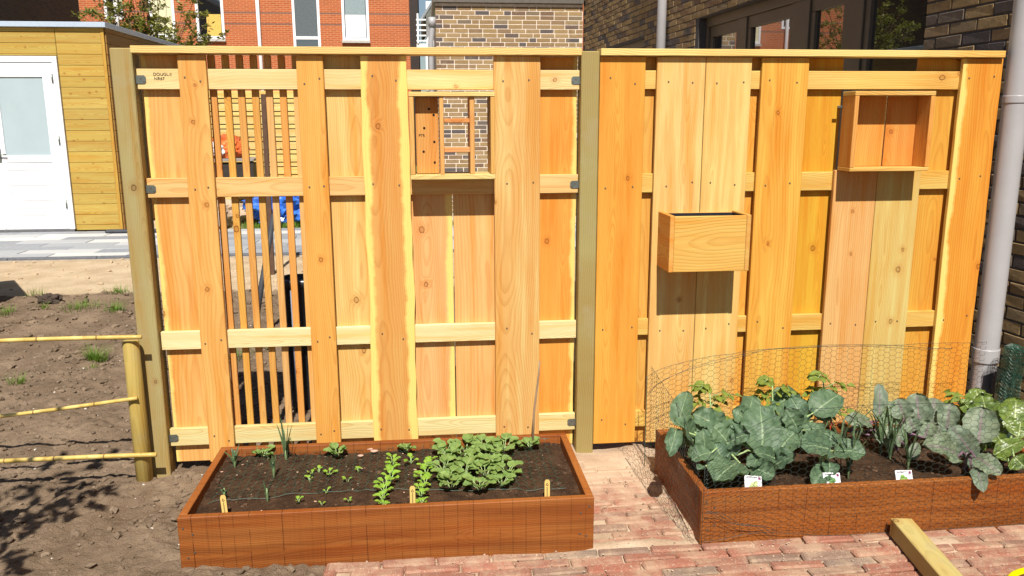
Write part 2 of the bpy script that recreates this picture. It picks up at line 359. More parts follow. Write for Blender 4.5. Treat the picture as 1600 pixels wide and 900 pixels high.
rr = g.ma('FRACT', g.ma('ADD', oi, pi_['Random Per Island']))
c = g.ramp(rr, [(0, (.25, .105, .070)), (.3, (.30, .115, .074)), (.5, (.25, .13, .088)), (.7, (.32, .125, .082)), (.88, (.24, .135, .095)), (1, (.20, .15, .115))])
a = g.noise(p, 22, 5, .6); b_ = g.noise(p, 9, 4, .65); d = g.noise(p, 170, 3, .7)
c = g.mix(g.ss(a, .5, .75, 0, .5), c, (.20, .14, .12)); c = g.mix(g.ss(b_, .40, .66, 0, .6), c, (.42, .30, .20)); c = g.mix(g.ss(d, .56, .68, 0, .7), c, (.52, .40, .30)); c = g.mix(g.ss(g.noise(p, 75, 4, .7), .58, .7, 0, .6), c, (.15, .085, .065))
c = g.mix(g.ss(g.ma('ADD', g.sep(p)[1], g.ma('MULTIPLY', g.ma('SUBTRACT', b_, .5), .7)), -.75, -.22, 0, .85), c, (.46, .34, .235))
g.bsdf(c, .88, g.bump(g.ma('ADD', a, g.ma('MULTIPLY', d, .6)), .5, .004), .15); M_PAVER = g.m
def brick_mesh(name, l, w, h, mat, bev, jit, axis='x'):
    b = bmesh.new(); dims = (l, w, h) if axis == 'x' else (w, l, h)
    bm_box(b, -dims[0]/2, dims[0]/2, -dims[1]/2, dims[1]/2, -dims[2]/2, dims[2]/2)
    for v in b.verts: v.co += Vector((random.uniform(-jit, jit), random.uniform(-jit, jit), random.uniform(-jit, jit)))
    bmesh.ops.bevel(b, geom=b.edges[:], offset=bev, segments=1, affect='EDGES')
    bmesh.ops.recalc_face_normals(b, faces=b.faces[:])
    me = bpy.data.meshes.new(name); b.to_mesh(me); b.free(); me.materials.append(mat); return me
PV = [brick_mesh('brick', .194, .048, .05, M_PAVER, random.uniform(.004, .008), .005) for _ in range(8)]
def joined(name, items, meshes, mat, parent):
    V, F = [], []; b = 0; cache = {}
    for me, mw in items:
        if me.name not in cache:
            cache[me.name] = (np.array([v.co[:] for v in me.vertices]), [tuple(q.vertices) for q in me.polygons])
        cv, cf = cache[me.name]; R_ = np.array(mw.to_3x3()); V.append(cv@R_.T+np.array(mw.translation)); F += [tuple(k+b for k in q) for q in cf]; b += len(cv)
    o = from_data(name, np.concatenate(V), F, mat, parent); o['kind'] = 'stuff'; return o
far_items = []
def lay(x, y, rz=0.):
    mw = Matrix.Translation((x, y, -.0235+random.uniform(-.003, .004))) @ Matrix.Rotation(rz+random.gauss(0, .012), 4, 'Z') @ Matrix.Rotation(random.gauss(0, .012), 4, 'X') @ Matrix.Rotation(random.gauss(0, .006), 4, 'Y')
    me = random.choice(PV)
    if y < -1.36 or x > 3.75: far_items.append((me, mw)); return
    o = bpy.data.objects.new('brick', me); o.matrix_world = mw; link(o, paving)
for j in range(30):
    y = -.934-.0535*j-.0; off = random.uniform(0, .2)
    x = .90+off*.8
    while x < 4.5:
        lay(x, y+random.gauss(0, .0015)); x += .2005
    if j % 4 == 0 and j < 8:
        for k in range(1): lay(.83, y-.06, 1.5)
for j in range(15):
    y = -.862+.0535*j; x = 1.90-(.1 if j % 2 else 0)+random.uniform(-.03, .03)-.02
    while x < 2.26:
        if x > 1.80 and not (x > 2.16 and y > -.3): lay(x, y)
        x += .2005
joined('bricks', far_items, PV, M_PAVER, paving)
sg = scatter_clods('sand_grit', 1500, (.85, 3.7, -1.35, -.05), .0008, .0042, lambda x, y: np.full_like(x, .003), plain('sand_grit', (.42, .31, .22), .9), lambda x, y: (y < -.91 or 1.81 < x < 2.2), 3, .6)
tag(sg, 'fine sand and grit strewn over the brick paving', 'grit', kind='stuff')

# ------------------------------------------------------------------ fence
ZT = [1.80, 1.343, .659, .200]; ZB = [1.718, 1.257, .577, .117]
OR1, OR2, OR3, PALE, PINK, DEEP = alb(244, 178, 94), alb(246, 180, 92), alb(238, 166, 84), alb(248, 192, 114), alb(244, 184, 112), alb(248, 172, 72)
RAILC = alb(254, 210, 132); 
M_SCREW = plain('zinc_screw', (.20, .17, .14), .45, .5, .7)
b = bmesh.new(); bmesh.ops.create_cone(b, cap_ends=True, segments=8, radius1=.0042, radius2=.0035, depth=.003); 
SCREW = bpy.data.meshes.new('screw'); b.to_mesh(SCREW); b.free(); SCREW.materials.append(M_SCREW)
def screw(x, y, z, parent, d='y'):
    o = bpy.data.objects.new('screw', SCREW); o.location = (x, y, z)
    if d == 'y': o.rotation_euler.x = math.pi/2
    elif d == 'x': o.rotation_euler.y = math.pi/2
    link(o, parent)
FY0, FY1, RY1, BY0, BY1 = -.022, -.0005, .024, .0255, .045
def front_board(par, x0, x1, tint, z0=.045, z1=1.857, sap=(-9, 9), live=0., flame=.35, screws=True, bow=0., rails=(0, 1, 2, 3)):
    z0 += random.uniform(-.006, .006)
    b = plank('board', x0, x1, FY0, FY1, z0, z1, 'z', tint, M_LARCH, par, sap, live=live, bow=bow, flame=flame)
    if screws:
        for r in rails:
            for fx in (.22, .8):
                screw(x0+(x1-x0)*(fx+random.uniform(-.06, .06)), FY0-.001, (ZT[r]+ZB[r])/2+random.uniform(-.02, .02), b)
    return b
def back_board(par, x0, x1, tint, z0=.03, z1=1.858, sap=(-9, 9), live=0., flame=.35):
    return plank('board', x0, x1, BY0, BY1, z0+random.uniform(-.004, .004), z1, 'z', tint, M_LARCH, par, sap, live=live, flame=flame)
M_BRK = plain('galvanised_steel', (.22, .25, .23), .4, .5, .8)
def bracket(par, x, z, s):
    b = bmesh.new(); pr = [(0, -.017), (.030, -.017), (.037, -.010), (.037, .010), (.030, .017), (0, .017)]
    f0 = [b.verts.new((x+s*u, -.003, z+w)) for u, w in pr]; f1 = [b.verts.new((x+s*u, -.0006, z+w)) for u, w in pr]
    b.faces.new(f0); b.faces.new(f1[::-1])
    for i in range(6): b.faces.new((f0[i], f1[i], f1[(i+1) % 6], f0[(i+1) % 6]))
    bm_box(b, min(x, x-s*.003), max(x, x-s*.003), -.003, .03, z-.017, z+.017)
    bmesh.ops.recalc_face_normals(b, faces=b.faces[:])
    o = from_bm('bracket', b, M_BRK, par); screw(x+s*.016, -.0035, z+.006, o); screw(x+s*.028, -.0035, z-.007, o)
# left panel
L = thing('garden_fence', 'larch fence panel with slatted window and insect hotel, left of the middle post', 'fence', (0, 0, 0), 0, 'larch fence panels')
plank('cap', .004, 1.893, -.045, .055, 1.860, 1.890, 'x', alb(252, 210, 130), M_RAIL, L)
def rail(par, x0, x1, i, tint=RAILC):
    plank('rail', x0, x1, 0, RY1, ZB[i]+random.uniform(-.003, .003), ZT[i], 'x', tint, M_RAIL, par)
for i in range(4): rail(L, .006, 1.892, i, [alb(250, 214, 142), alb(248, 198, 124), alb(253, 226, 158), alb(253, 228, 162)][i])
back_board(L, .018, .235, alb(247, 186, 105), sap=(-.095, 9), live=.003)
front_board(L, .182, .296, alb(247, 185, 97), sap=(-9, 9))
for i in range(7):
    x = .291+.0585*i
    plank('slat', x, x+.0295, BY0, BY0+.018, .06, 1.858, 'z', [OR3, alb(250, 186, 84), OR1, OR2, PALE, OR3, PALE][i], M_LARCH, L)
front_board(L, .668, .780, alb(246, 180, 85))
back_board(L, .745, .965, alb(247, 199, 119), live=.002, flame=.5)
front_board(L, .932, 1.136, alb(246, 177, 91), sap=(-.072, .066), live=.012)
back_board(L, 1.120, 1.319, alb(248, 185, 112), 0.03, 1.34, sap=(-9, .075))
back_board(L, 1.324, 1.535, alb(248, 187, 113), .03, 1.34)
front_board(L, 1.508, 1.714, alb(247, 191, 113), flame=.8)
back_board(L, 1.690, 1.886, alb(246, 167, 69), sap=(-9, .082), live=.004)
for i in (0, 1, 3):
    bracket(L, .006, (ZT[i]+ZB[i])/2-.003, 1); bracket(L, 1.892, (ZT[i]+ZB[i])/2-.003, -1)
# right panel
R = thing('garden_fence', 'larch fence panel with hung planter box and open shelf, right of the middle post', 'fence', (0, 0, 0), 0, 'larch fence panels')
plank('cap', 1.978, 3.868, -.045, .055, 1.860, 1.890, 'x', alb(254, 214, 128), M_RAIL, R)
for i in range(4): rail(R, 1.98, 3.87, i, alb(250, 202, 106))
front_board(R, 1.979, 2.184, alb(248, 173, 68))
back_board(R, 2.150, 2.300, alb(250, 182, 80))
front_board(R, 2.237, 2.458, alb(247, 195, 111), flame=.7)
front_board(R, 2.4605, 2.672, alb(247, 199, 115), flame=.7)
back_board(R, 2.62, 2.79, alb(250, 176, 70))
front_board(R, 2.720, 2.940, alb(246, 179, 75), flame=.6)
back_board(R, 2.905, 3.127, alb(246, 177, 53), flame=.7)
front_board(R, 3.100, 3.3105, alb(247, 187, 111), z1=1.352, rails=(2, 3))
front_board(R, 3.3125, 3.526, alb(247, 209, 122), flame=.6, z1=1.352, rails=(2, 3))
back_board(R, 3.494, 3.700, alb(246, 177, 71))
front_board(R, 3.680, 3.876, alb(246, 165, 61), sap=(-.072, 9), live=.004)
# flat ink stamp on the top rail
M_INK = plain('black_ink', (.03, .022, .015), .8)
def stamp(txt, x, y, z, h, parent, mat=None, rot=(math.pi/2, 0, 0)):
    cu = bpy.data.curves.new('lettering', 'FONT'); cu.body = txt; cu.size = h; cu.extrude = .0004
    t = bpy.data.objects.new('tmp', cu); COL.objects.link(t)
    me = bpy.data.meshes.new_from_object(t.evaluated_get(bpy.context.evaluated_depsgraph_get()))
    bpy.data.objects.remove(t); me.materials.clear(); me.materials.append(mat or M_INK)
    o = bpy.data.objects.new('lettering', me); o.location = (x, y, z); o.rotation_euler = rot; return link(o, parent)
stamp('DOUGL.II', .073, -.001, 1.772, .018, L); stamp('NR67', .076, -.001, 1.754, .018, L)

# posts
GREEN = alb(200, 174, 108, 1.46); GREEN2 = alb(196, 170, 104, 1.46)
def post(label, x0, x1, y0, y1, z1, tint):
    o = plank('fence_post', x0, x1, y0, y1, -.25, z1, 'z', tint, M_POST, None, bev=.004, segs=1); return tag(o, label, 'post')
post('square greenish pressure-treated post at the left end of the fence', -.086, .0025, -.026, .062, 1.882, GREEN)
post('square greenish pressure-treated post between the two fence panels', 1.8945, 1.9765, -.026, .062, 1.880, GREEN2)
v, f = [], []; tube(v, f, [(-.096, -.075, -.2), (-.097, -.075, .3), (-.098, -.075, .640), (-.098, -.075, .645)], [.036, .035, .034, .031], 20)
o = from_data('bamboo_rail_post', v, f, M_POST, None, True)
nv = len(v); vv = np.array([q[:] for q in v])
c_at(o.data, 'bl', 'FLOAT_VECTOR', np.stack([vv[:, 0]+.1, vv[:, 2], vv[:, 1]+.11], 1)); c_at(o.data, 'sd', 'FLOAT_VECTOR', np.tile([.3, .6, .2], (nv, 1)))
c_at(o.data, 'tc', 'FLOAT_COLOR', np.tile([*alb(214, 184, 100, 1.45), 1], (nv, 1))); c_at(o.data, 'sp', 'FLOAT_VECTOR', np.tile([-9, 9, 0], (nv, 1)))
tag(o, 'short round post holding the bamboo rails beside the tall left post', 'post')
o2 = copy(o); o2.location.x = -1.75; tag(o2, 'short round post at the far left end of the bamboo rails', 'post')
# bamboo rails
g = G('bamboo'); p = g.n('TexCoord').outputs['Object']; px, py, pz = g.sep(p)
n_ = g.noise(p, 9, 4); bc = g.mix(g.ss(n_, .35, .7), (.46, .31, .07), (.66, .50, .17))
g.bsdf(g.mix(g.ss(g.noise(p, 40, 3), .6, .75, 0, .5), bc, (.20, .12, .03)), .4, None, .4); M_BAM = g.m; M_NODE = plain('bamboo_node', (.24, .15, .05), .6)
for (za, zb, xe, r, lab) in ((.668, .672, -.035, .0095, 'top'), (.335, .394, -.078, .0085, 'middle'), (.130, .124, -.02, .0105, 'lowest')):
    t = tag(empty('bamboo_pole', (xe, -.120, zb)), f'yellow bamboo pole, {lab} of the three rails left of the fence', 'bamboo pole', 'bamboo rails')
    Lb = 1.9; pts = []; rad = []; nodes = []; q = 0; sl_ = (za-zb)/(.6)
    while q < Lb:
        nodes.append(q); q += random.uniform(.17, .26)
    for q in np.linspace(0, Lb, 60): pts.append((-q, 0, sl_*q+.004*math.sin(q*4+za*9))); rad.append(r*(1-.06*q))
    tube_obj('cane', pts, rad, M_BAM, t, 10)
    for q in nodes[1:]:
        z = sl_*q+.004*math.sin(q*4+za*9); tube_obj('node', [(-q-.003, 0, z), (-q, 0, z), (-q+.003, 0, z)], [r*1.02, r*1.16, r*1.02], M_NODE, t, 10)

# ------------------------------------------------------------------ things hung on the fence
H = thing('insect_hotel', 'open timber insect hotel with drilled block set in the left fence panel', 'insect hotel', (1.14, 0, 1.33))
def hp(name, x0, x1, y0, y1, z0, z1, ax, tint, mat=M_RAIL, **k): return plank(name, x0-1.14, x1-1.14, y0, y1, z0-1.33, z1-1.33, ax, tint, mat, H, **k)
hp('shelf', 1.139, 1.5065, -.112, .09, 1.333, 1.354, 'x', alb(254, 220, 140))
hp('top_panel', 1.139, 1.5065, -.112, .09, 1.684, 1.703, 'x', alb(252, 214, 128))
hp('side_panel', 1.140, 1.160, -.110, .09, 1.3545, 1.6835, 'z', alb(248, 190, 106))
hp('side_panel', 1.4865, 1.5055, -.110, .09, 1.3545, 1.6835, 'z', alb(248, 190, 106))
blk = hp('drilled_block', 1.166, 1.264, -.055, .02, 1.356, 1.681, 'z', alb(242, 172, 92), M_LARCH)
hp('divider', 1.268, 1.286, -.105, .09, 1.3545, 1.6835, 'z', alb(246, 178, 100))
hp('divider', 1.398, 1.418, -.100, .09, 1.3545, 1.6835, 'z', alb(244, 176, 98))
hp('crosspiece', 1.2865, 1.3975, -.098, -.02, 1.574, 1.592, 'x', alb(228, 150, 82))
hp('crosspiece', 1.2865, 1.3975, -.098, -.02, 1.448, 1.470, 'x', alb(236, 164, 96))
M_HOLE = plain('bored_hole', (.012, .007, .004), .9)
for u, w in ((226, 181), (259, 223), (193, 315), (264, 412), (189, 481), (267, 557)):
    q = at(620+u/4.5, 130+w/4.5, -.055)
    b = bmesh.new(); bmesh.ops.create_cone(b, cap_ends=True, segments=12, radius1=.0052, radius2=.0052, depth=.002, matrix=Matrix.Translation((q.x-1.14, -.0555, q.z-1.33)) @ Matrix.Rotation(math.pi/2, 4, 'X'))
    from_bm('hole', b, M_HOLE, blk)
stamp('PTR', .037, -.0562, .185, .016, blk)
# planter box on the right panel
B = thing('wall_planter', 'square larch planter box with black lining hung on the right fence panel', 'planter box', (2.264, -.0235, .92))
yb, yf = -.0235, -.212
def bp(name, x0, x1, y0, y1, z0, z1, ax, tint, mat=M_RAIL, **k): return plank(name, x0-2.264, x1-2.264, y0-yb, y1-yb, z0-.92, z1-.92, ax, tint, mat, B, **k)
bp('side_panel', 2.264, 2.284, yf, yb, .92, 1.172, 'y', alb(246, 178, 92))
bp('side_panel', 2.612, 2.632, yf, yb, .92, 1.172, 'y', alb(246, 184, 96))
bp('front_panel', 2.2845, 2.6115, yf+.001, yf+.021, .9205, 1.1685, 'x', alb(252, 196, 98), seed=(.5, .9, .1))
bp('back_panel', 2.2845, 2.6115, yb-.015, yb-.001, .9205, 1.165, 'x', alb(240, 176, 96))
bp('bottom_panel', 2.2845, 2.6115, yf+.0215, yb-.0155, .922, .937, 'x', alb(240, 176, 96))
M_BLACK = plain('black_foil', (.02, .022, .028), .35, .5)
b = bmesh.new(); x0, x1, y0, y1, z0, z1 = .0215, .3465, yf+.022-yb, -.017, .10, .2445
vs = bm_box(b, x0, x1, y0, y1, z0, z1); bmesh.ops.recalc_face_normals(b, faces=b.faces[:])
top = [f_ for f_ in b.faces if f_.normal.z > .9]; bmesh.ops.delete(b, geom=top, context='FACES'); from_bm('liner', b, M_BLACK, B)
# open shelf box
C = thing('wall_shelf', 'open fronted larch box shelf at the upper right of the fence', 'shelf', (3.11, -.0235, 1.35))
yf = -.136
def cp(name, x0, x1, y0, y1, z0, z1, ax, tint, mat=M_RAIL, **k): return plank(name, x0-3.11, x1-3.11, y0-yb, y1-yb, z0-1.35, z1-1.35, ax, tint, mat, C, **k)
cp('side_panel', 3.110, 3.130, yf, yb, 1.3695, 1.687, 'z', alb(240, 170, 84), M_LARCH)
cp('side_panel', 3.468, 3.488, yf, yb, 1.3695, 1.687, 'z', alb(246, 176, 90), M_LARCH)
cp('top_panel', 3.109, 3.4885, yf-.001, yb, 1.6875, 1.707, 'x', alb(252, 206, 118))
cp('bottom_panel', 3.109, 3.4885, yf-.002, yb, 1.352, 1.369, 'x', alb(250, 194, 100))
cp('back_board', 3.1305, 3.316, yb-.012, yb-.001, 1.3695, 1.687, 'z', alb(240, 164, 78), M_LARCH)
cp('back_board', 3.322, 3.4675, yb-.012, yb-.001, 1.3695, 1.687, 'z', alb(240, 160, 74), M_LARCH)
box('hook', -.022, -.0005, -.004, .004, .285, .295, M_BRK, C, .001)

# ------------------------------------------------------------------ raised beds
g = G('wet_potting_soil'); p = g.pos(); a = g.noise(p, 14, 5, .65); b_ = g.noise(p, 95, 4, .7); d = g.noise(p, 260, 2)
c = g.mix(g.ss(a, .3, .7), (.040, .021, .012), (.092, .050, .027)); c = g.mix(g.ss(b_, .55, .75, 0, .7), c, (.13, .075, .045)); c = g.mix(g.ss(d, .64, .72, 0, .7), c, (.22, .14, .09))
g.bsdf(c, .95, g.bump(g.ma('ADD', b_, g.ma('MULTIPLY', d, .5)), 1., .012), .1); M_BEDSOIL = g.m
HW = alb(180, 104, 46, 1.36); HWT = alb(182, 116, 84, 1.5)
def bed(label, x0, x1, y0, y1, zt):
    t = thing('raised_bed', label, 'raised bed', (x0, y0, 0), 0, 'hardwood raised beds'); T = .028; w, d_ = x1-x0, y1-y0
    fb = plank('front_board', 0, w, 0, T, -.02, zt, 'x', HW, M_HARD, t, bev=.0025)
    plank('back_board', 0, w, d_-T, d_, -.02, zt, 'x', HW, M_HARD, t)
    sb1 = plank('side_board', 0, T, T+.0005, d_-T-.0005, -.02, zt, 'y', HW, M_HARD, t); plank('side_board', w-T, w, T+.0005, d_-T-.0005, -.02, zt, 'y', HW, M_HARD, t)
    for (sx, sz) in ((.018, .165), (.05, .14), (.053, .07), (.028, .05)):
        screw(sx, -.001, sz, fb); screw(w-sx, -.001, sz+random.uniform(-.01, .01), fb)
    return t
bed('long hardwood raised bed with seedlings, left of the brick path', .298, 1.802, -.902, -.255, .206)
bed('hardwood raised bed full of cabbages, right of the brick path', 2.216, 3.72, -.906, -.262, .206)
def hbs(x, y): return .165+.020*vnoise(x, y, 6, 21)+.012*vnoise(x, y, 17, 22)+.008*np.abs(vnoise(x, y, 43, 23))*2
for lab, x0, x1, y0, y1 in (('dark moist potting soil filling the left raised bed', .3265, 1.7735, -.8735, -.2835), ('dark moist potting soil filling the cabbage bed', 2.2445, 3.6915, -.8775, -.2905)):
    o = grid_obj('bed_soil', np.linspace(x0, x1, 145), np.linspace(y0, y1, 72), hbs, M_BEDSOIL); tag(o, lab, 'soil', kind='stuff')
M_CRUMB = plain('soil_crumb', (.075, .043, .026), .95, .1, 0, .5)
for i, (x0, x1, y0, y1, lab) in enumerate(((.335, 1.765, -.865, -.29, 'crumbs of dark soil strewn in the left raised bed'), (2.25, 3.68, -.87, -.3, 'crumbs of dark soil strewn in the cabbage bed'))):
    o = scatter_clods('soil_crumbs'+'s'*i, 900, (x0, x1, y0, y1), .0015, .009, hbs, M_CRUMB, None, 3); o.name = 'soil_crumbs'; tag(o, lab, 'soil crumbs', kind='stuff')
M_CHIP = plain('pale_chip', (.52, .34, .24), .8)
o = scatter_clods('wood_chips', 45, (.34, 1.76, -.86, -.29), .002, .006, hbs, M_CHIP, None, 2, .3); tag(o, 'few pale chips and grit specks on the left bed soil', 'chips', kind='stuff')
for (u, w, s_) in ((577, 695, .017), (585, 701, .012), (565, 708, .009)):
    q = at(u, w, -.30); bm = bmesh.new(); bmesh.ops.create_icosphere(bm, subdivisions=2, radius=s_)
    for v_ in bm.verts: v_.co = Vector((v_.co.x*1.5, v_.co.y, v_.co.z*.5))*(1+.3*mnoise.noise(v_.co*90+Vector((u, 0, 0))))
    o = from_bm('stone', bm, plain('pink_stone', (.5, .3, .22), .8), None, True); o.location = (q.x, -.30+(w-700)*-.006, .178); tag(o, {577: 'largest', 585: 'middle-sized', 565: 'smallest'}[u]+' of three flat pale stone chips at the back of the left bed', 'stone', 'stone chips in the left bed')

# ------------------------------------------------------------------ leaves
def leaf_mat(name, c0, c1, rib, ro=.5, spec=.35, veins=1., tint2=None):
    g = G(name); lf = g.sep(g.attr('lf')['Vector']); u, v, s = lf[0], lf[1], lf[2]; p = g.n('TexCoord').outputs['Object']; m = g.ma
    n = g.noise(p, 26, 4, .6); au = m('ABSOLUTE', u)
    c = g.mix(g.ss(n, .3, .7), c0, c1)
    if tint2: c = g.mix(g.ss(m('ADD', m('SUBTRACT', 1., au), m('MULTIPLY', g.noise(p, 18, 3), .7)), 1.05, 1.6, 0, .8), c, tint2)
    c = g.mix(g.ss(g.noise(g.comb(s, 0., 0.), 9.), .35, .65, 0, .35), c, g.mix(1., c, (1.25, 1.15, .8), 'MULTIPLY'))
    vv = m('FRACT', m('ADD', m('MULTIPLY', m('SUBTRACT', v, m('MULTIPLY', au, .28)), 6.5), m('MULTIPLY', g.noise(p, 30, 2), .25)))
    vein = m('MULTIPLY', g.ss(m('ABSOLUTE', m('SUBTRACT', vv, .5)), .03, .085, 1, 0), m('SUBTRACT', 1., m('MULTIPLY', au, .6)))
    mid = g.ss(m('MULTIPLY', au, m('ADD', .4, v)), .015, .05, 1, 0)
    c = g.mix(m('MULTIPLY', vein, .42*veins), c, rib); c = g.mix(m('MULTIPLY', mid, .9), c, rib)
    b = g.bsdf(c, ro, g.bump(m('ADD', m('MULTIPLY', n, .6), m('MULTIPLY', vein, -.5)), .5, .004), spec)
    tr = g.n('BsdfTranslucent', {'Color': g.mix(1., c, (1., 1.15, .45), 'MULTIPLY')}); mx = g.n('MixShader', {0: .22, 1: b.outputs[0], 2: tr.outputs[0]})
    g.t.links.new(mx.outputs[0], g.out.inputs[0]); return g.m
M_BROC = leaf_mat('broccoli_leaf', (.070, .125, .072), (.118, .185, .108), (.27, .36, .20), .5, .3, .8)
M_RED = leaf_mat('red_cabbage_leaf', (.13, .18, .125), (.20, .245, .175), (.25, .17, .19), .5, .3, .5, (.15, .115, .14))
M_PAK = leaf_mat('pak_choi_leaf', (.085, .14, .025), (.15, .21, .04), (.50, .58, .28), .35, .45, .6)
M_RAD = leaf_mat('radish_leaf', (.14, .23, .06), (.22, .32, .09), (.36, .46, .18), .5, .3, .7)
M_SPI = leaf_mat('spinach_leaf', (.17, .32, .03), (.28, .45, .05), (.42, .55, .14), .4, .4, .5)
M_TOM = leaf_mat('tomato_leaf', (.13, .18, .03), (.22, .27, .05), (.30, .34, .10), .55, .2, .3)
M_LEEK = leaf_mat('onion_leaf', (.075, .13, .065), (.13, .19, .09), (.18, .24, .12), .4, .4, .0)
M_STALK = plain('pale_stalk', (.30, .40, .17), .5); M_PSTALK = plain('purple_stalk', (.20, .10, .15), .5)
PROF = {'round': lambda v: max(0., 1-abs(2*min(1, v*.985+.015)**.82-1)**2.5)**.55, 'oval': lambda v: math.sin(math.pi*min(1, v*.98+.02)**.9)**.75, 'lance': lambda v: math.sin(math.pi*v**.8)**1.1, 'spoon': lambda v: .10+.9*math.sin(math.pi*min(1, max(0, v-.12)/.88)**.85)**.6 if v < .995 else .05}
def leaf_geo(V, F, A, base, tip, width, nrm, curl=.15, cup=.15, wave=.05, shape='round', nu=4, nv=10, seed=0., droop=0.):
    base = Vector(base); tip = Vector(tip); Lv = tip-base; ln = Lv.length; d = Lv/ln
    Nn = Vector(nrm); Nn = (Nn-d*Nn.dot(d)).normalized(); Wv = d.cross(Nn); b0 = len(V); pf = PROF[shape]
    for j in range(nv+1):
        v = j/nv; w = max(.004, pf(v))*width/2
        jag = 1+wave*1.1*mnoise.noise((v*8+seed*7, seed*3, 0))
        arch = curl*ln*(4*v*(1-v))-droop*ln*v*v
        for i in range(-nu, nu+1):
            u = i/nu; e = abs(u)
            z = arch+cup*width*(u*u-.35)*(.4+.6*math.sin(math.pi*v))+wave*width*e**1.5*mnoise.noise((v*4.5+seed*11, (2 if u > 0 else -2)+seed, .5))*1.6+wave*.5*width*mnoise.noise((v*9+seed*5, u*3, seed))+wave*.9*width*e**2*mnoise.noise((v*13+seed*3, (3 if u > 0 else -3), seed*2))
            wj = w*(jag if e > .8 else 1)
            P = base+d*(ln*v+.06*ln*(1-abs(2*v-1))*0)+Wv*(u*wj)+Nn*z
            V.append(P); A.append((u, v, seed))
    n = 2*nu+1
    for j in range(nv):
        for i in range(n-1): F.append((b0+j*n+i, b0+j*n+i+1, b0+(j+1)*n+i+1, b0+(j+1)*n+i))
def leaf_obj(name, leaves, mat, parent, stalks=(), smat=None):
    V, F, A = [], [], []
    for lv in leaves: leaf_geo(V, F, A, **lv)
    nf = len(F)
    for pts, r in stalks:
        k = len(V); tube(V, F, pts, r, 6); A += [(.0, .5, .3)]*(len(V)-k)
    o = from_data(name, V, F, [mat, smat or M_STALK], parent, True)
    for p_ in o.data.polygons[nf:]: p_.material_index = 1
    c_at(o.data, 'lf', 'FLOAT_VECTOR', A); return o
UP = Vector((0, 0, 1))
def crop_plant(name, label, cat, base, leaves, ox, oy, sc, mat, smat, shape='round', group=None):
    """leaves: (bx,by,tx,ty,width,Yb,Yt,curl,cup) in photo-crop units"""
    t = thing(name, label, cat, base, 0, group); bz = Vector(base)
    v, f = [], []; topz = .07
    tube(v, f, [(0, 0, -.03), (.004, 0, topz*.6), (0, 0, topz)], [.011, .010, .012], 8); from_data('stem', v, f, smat, t, True)
    for k, lf in enumerate(leaves):
        bx, by, tx, ty, w, Yb, Yt = lf[:7]; curl = lf[7] if len(lf) > 7 else .12; cup = lf[8] if len(lf) > 8 else random.uniform(.02, .24); wv = lf[9] if len(lf) > 9 else random.uniform(.10, .2)
        P = at(ox+bx/sc, oy+by/sc, Yb)-bz; Q = at(ox+tx/sc, oy+ty/sc, Yt)-bz
        dep = (P+bz-CAM).dot(fw); ww = w/sc*dep/FPX*1.12
        mid_ = (P+Q)/2+bz; nr = (CAM-mid_).normalized()*1.0+UP*random.uniform(.35, 1.1)+Vector((random.uniform(-.45, .45), 0, 0))
        s0 = Vector((0, 0, topz*.8)); m1 = s0.lerp(P, .55)+UP*.018
        rib = [s0, m1, P]
        leaf_obj('leaf', [dict(base=P, tip=Q, width=ww, nrm=nr, curl=curl, cup=cup, wave=wv, shape=shape, nu=6, nv=18, seed=random.random()*5)], mat, t, [(rib, [.0055, .0045, .0032])], smat)
    return t
a_ = (1000, 560, 4.092); c_ = (1230, 560, 4.09); r_ = (1400, 580, 4.5)
crop_plant('broccoli_plant', 'large blue-green broccoli at the left corner of the bed, leaf hanging over the rim', 'broccoli', (2.40, -.60, .17), [
    (245, 430, 305, 212, 120, -.58, -.50, .1), (350, 540, 222, 395, 140, -.62, -.66), (232, 450, 185, 628, 88, -.66, -.74, .2, .3, .3), (330, 500, 285, 360, 80, -.56, -.54, .05),
    (480, 420, 330, 350, 130, -.52, -.50), (560, 540, 470, 430, 140, -.62, -.60, .1), (640, 670, 470, 800, 215, -.72, -.84, .16, .1), (460, 600, 330, 650, 110, -.70, -.74), (420, 600, 400, 450, 110, -.66, -.64, .1),
    (470, 440, 470, 330, 150, -.50, -.44), (430, 500, 530, 420, 110, -.56, -.52), (380, 470, 350, 380, 100, -.54, -.5), (420, 690, 370, 715, 60, -.74, -.78), (300, 560, 260, 480, 100, -.6, -.6), (380, 640, 320, 560, 90, -.66, -.68), (520, 640, 480, 540, 110, -.68, -.64), (560, 500, 600, 400, 120, -.56, -.5)], *a_, M_BROC, M_STALK)
crop_plant('broccoli_plant', 'large blue-green broccoli behind the leftmost picture tag', 'broccoli', (2.56, -.62, .17), [
    (785, 600, 765, 295, 235, -.66, -.52, .08), (690, 400, 590, 330, 120, -.50, -.48), (690, 370, 720, 245, 130, -.5, -.42), (895, 580, 990, 470, 150, -.62, -.58), (855, 685, 992, 620, 130, -.68, -.74, .12), (860, 640, 720, 600, 90, -.68, -.72),
    (720, 700, 860, 760, 120, -.74, -.80, .2, .3), (560, 545, 705, 480, 150, -.62, -.68, .12), (850, 460, 870, 300, 140, -.5, -.42), (930, 420, 1010, 290, 170, -.46, -.42), (860, 320, 1000, 225, 150, -.40, -.36), (700, 560, 640, 470, 120, -.6, -.56), (620, 470, 690, 400, 110, -.52, -.48), (760, 640, 700, 700, 90, -.72, -.76), (800, 480, 700, 330, 130, -.5, -.44), (960, 520, 1030, 420, 120, -.56, -.52), (820, 430, 940, 330, 140, -.46, -.4), (620, 620, 560, 560, 100, -.66, -.66), (900, 500, 830, 400, 120, -.54, -.5)], *a_, M_BROC, M_STALK)
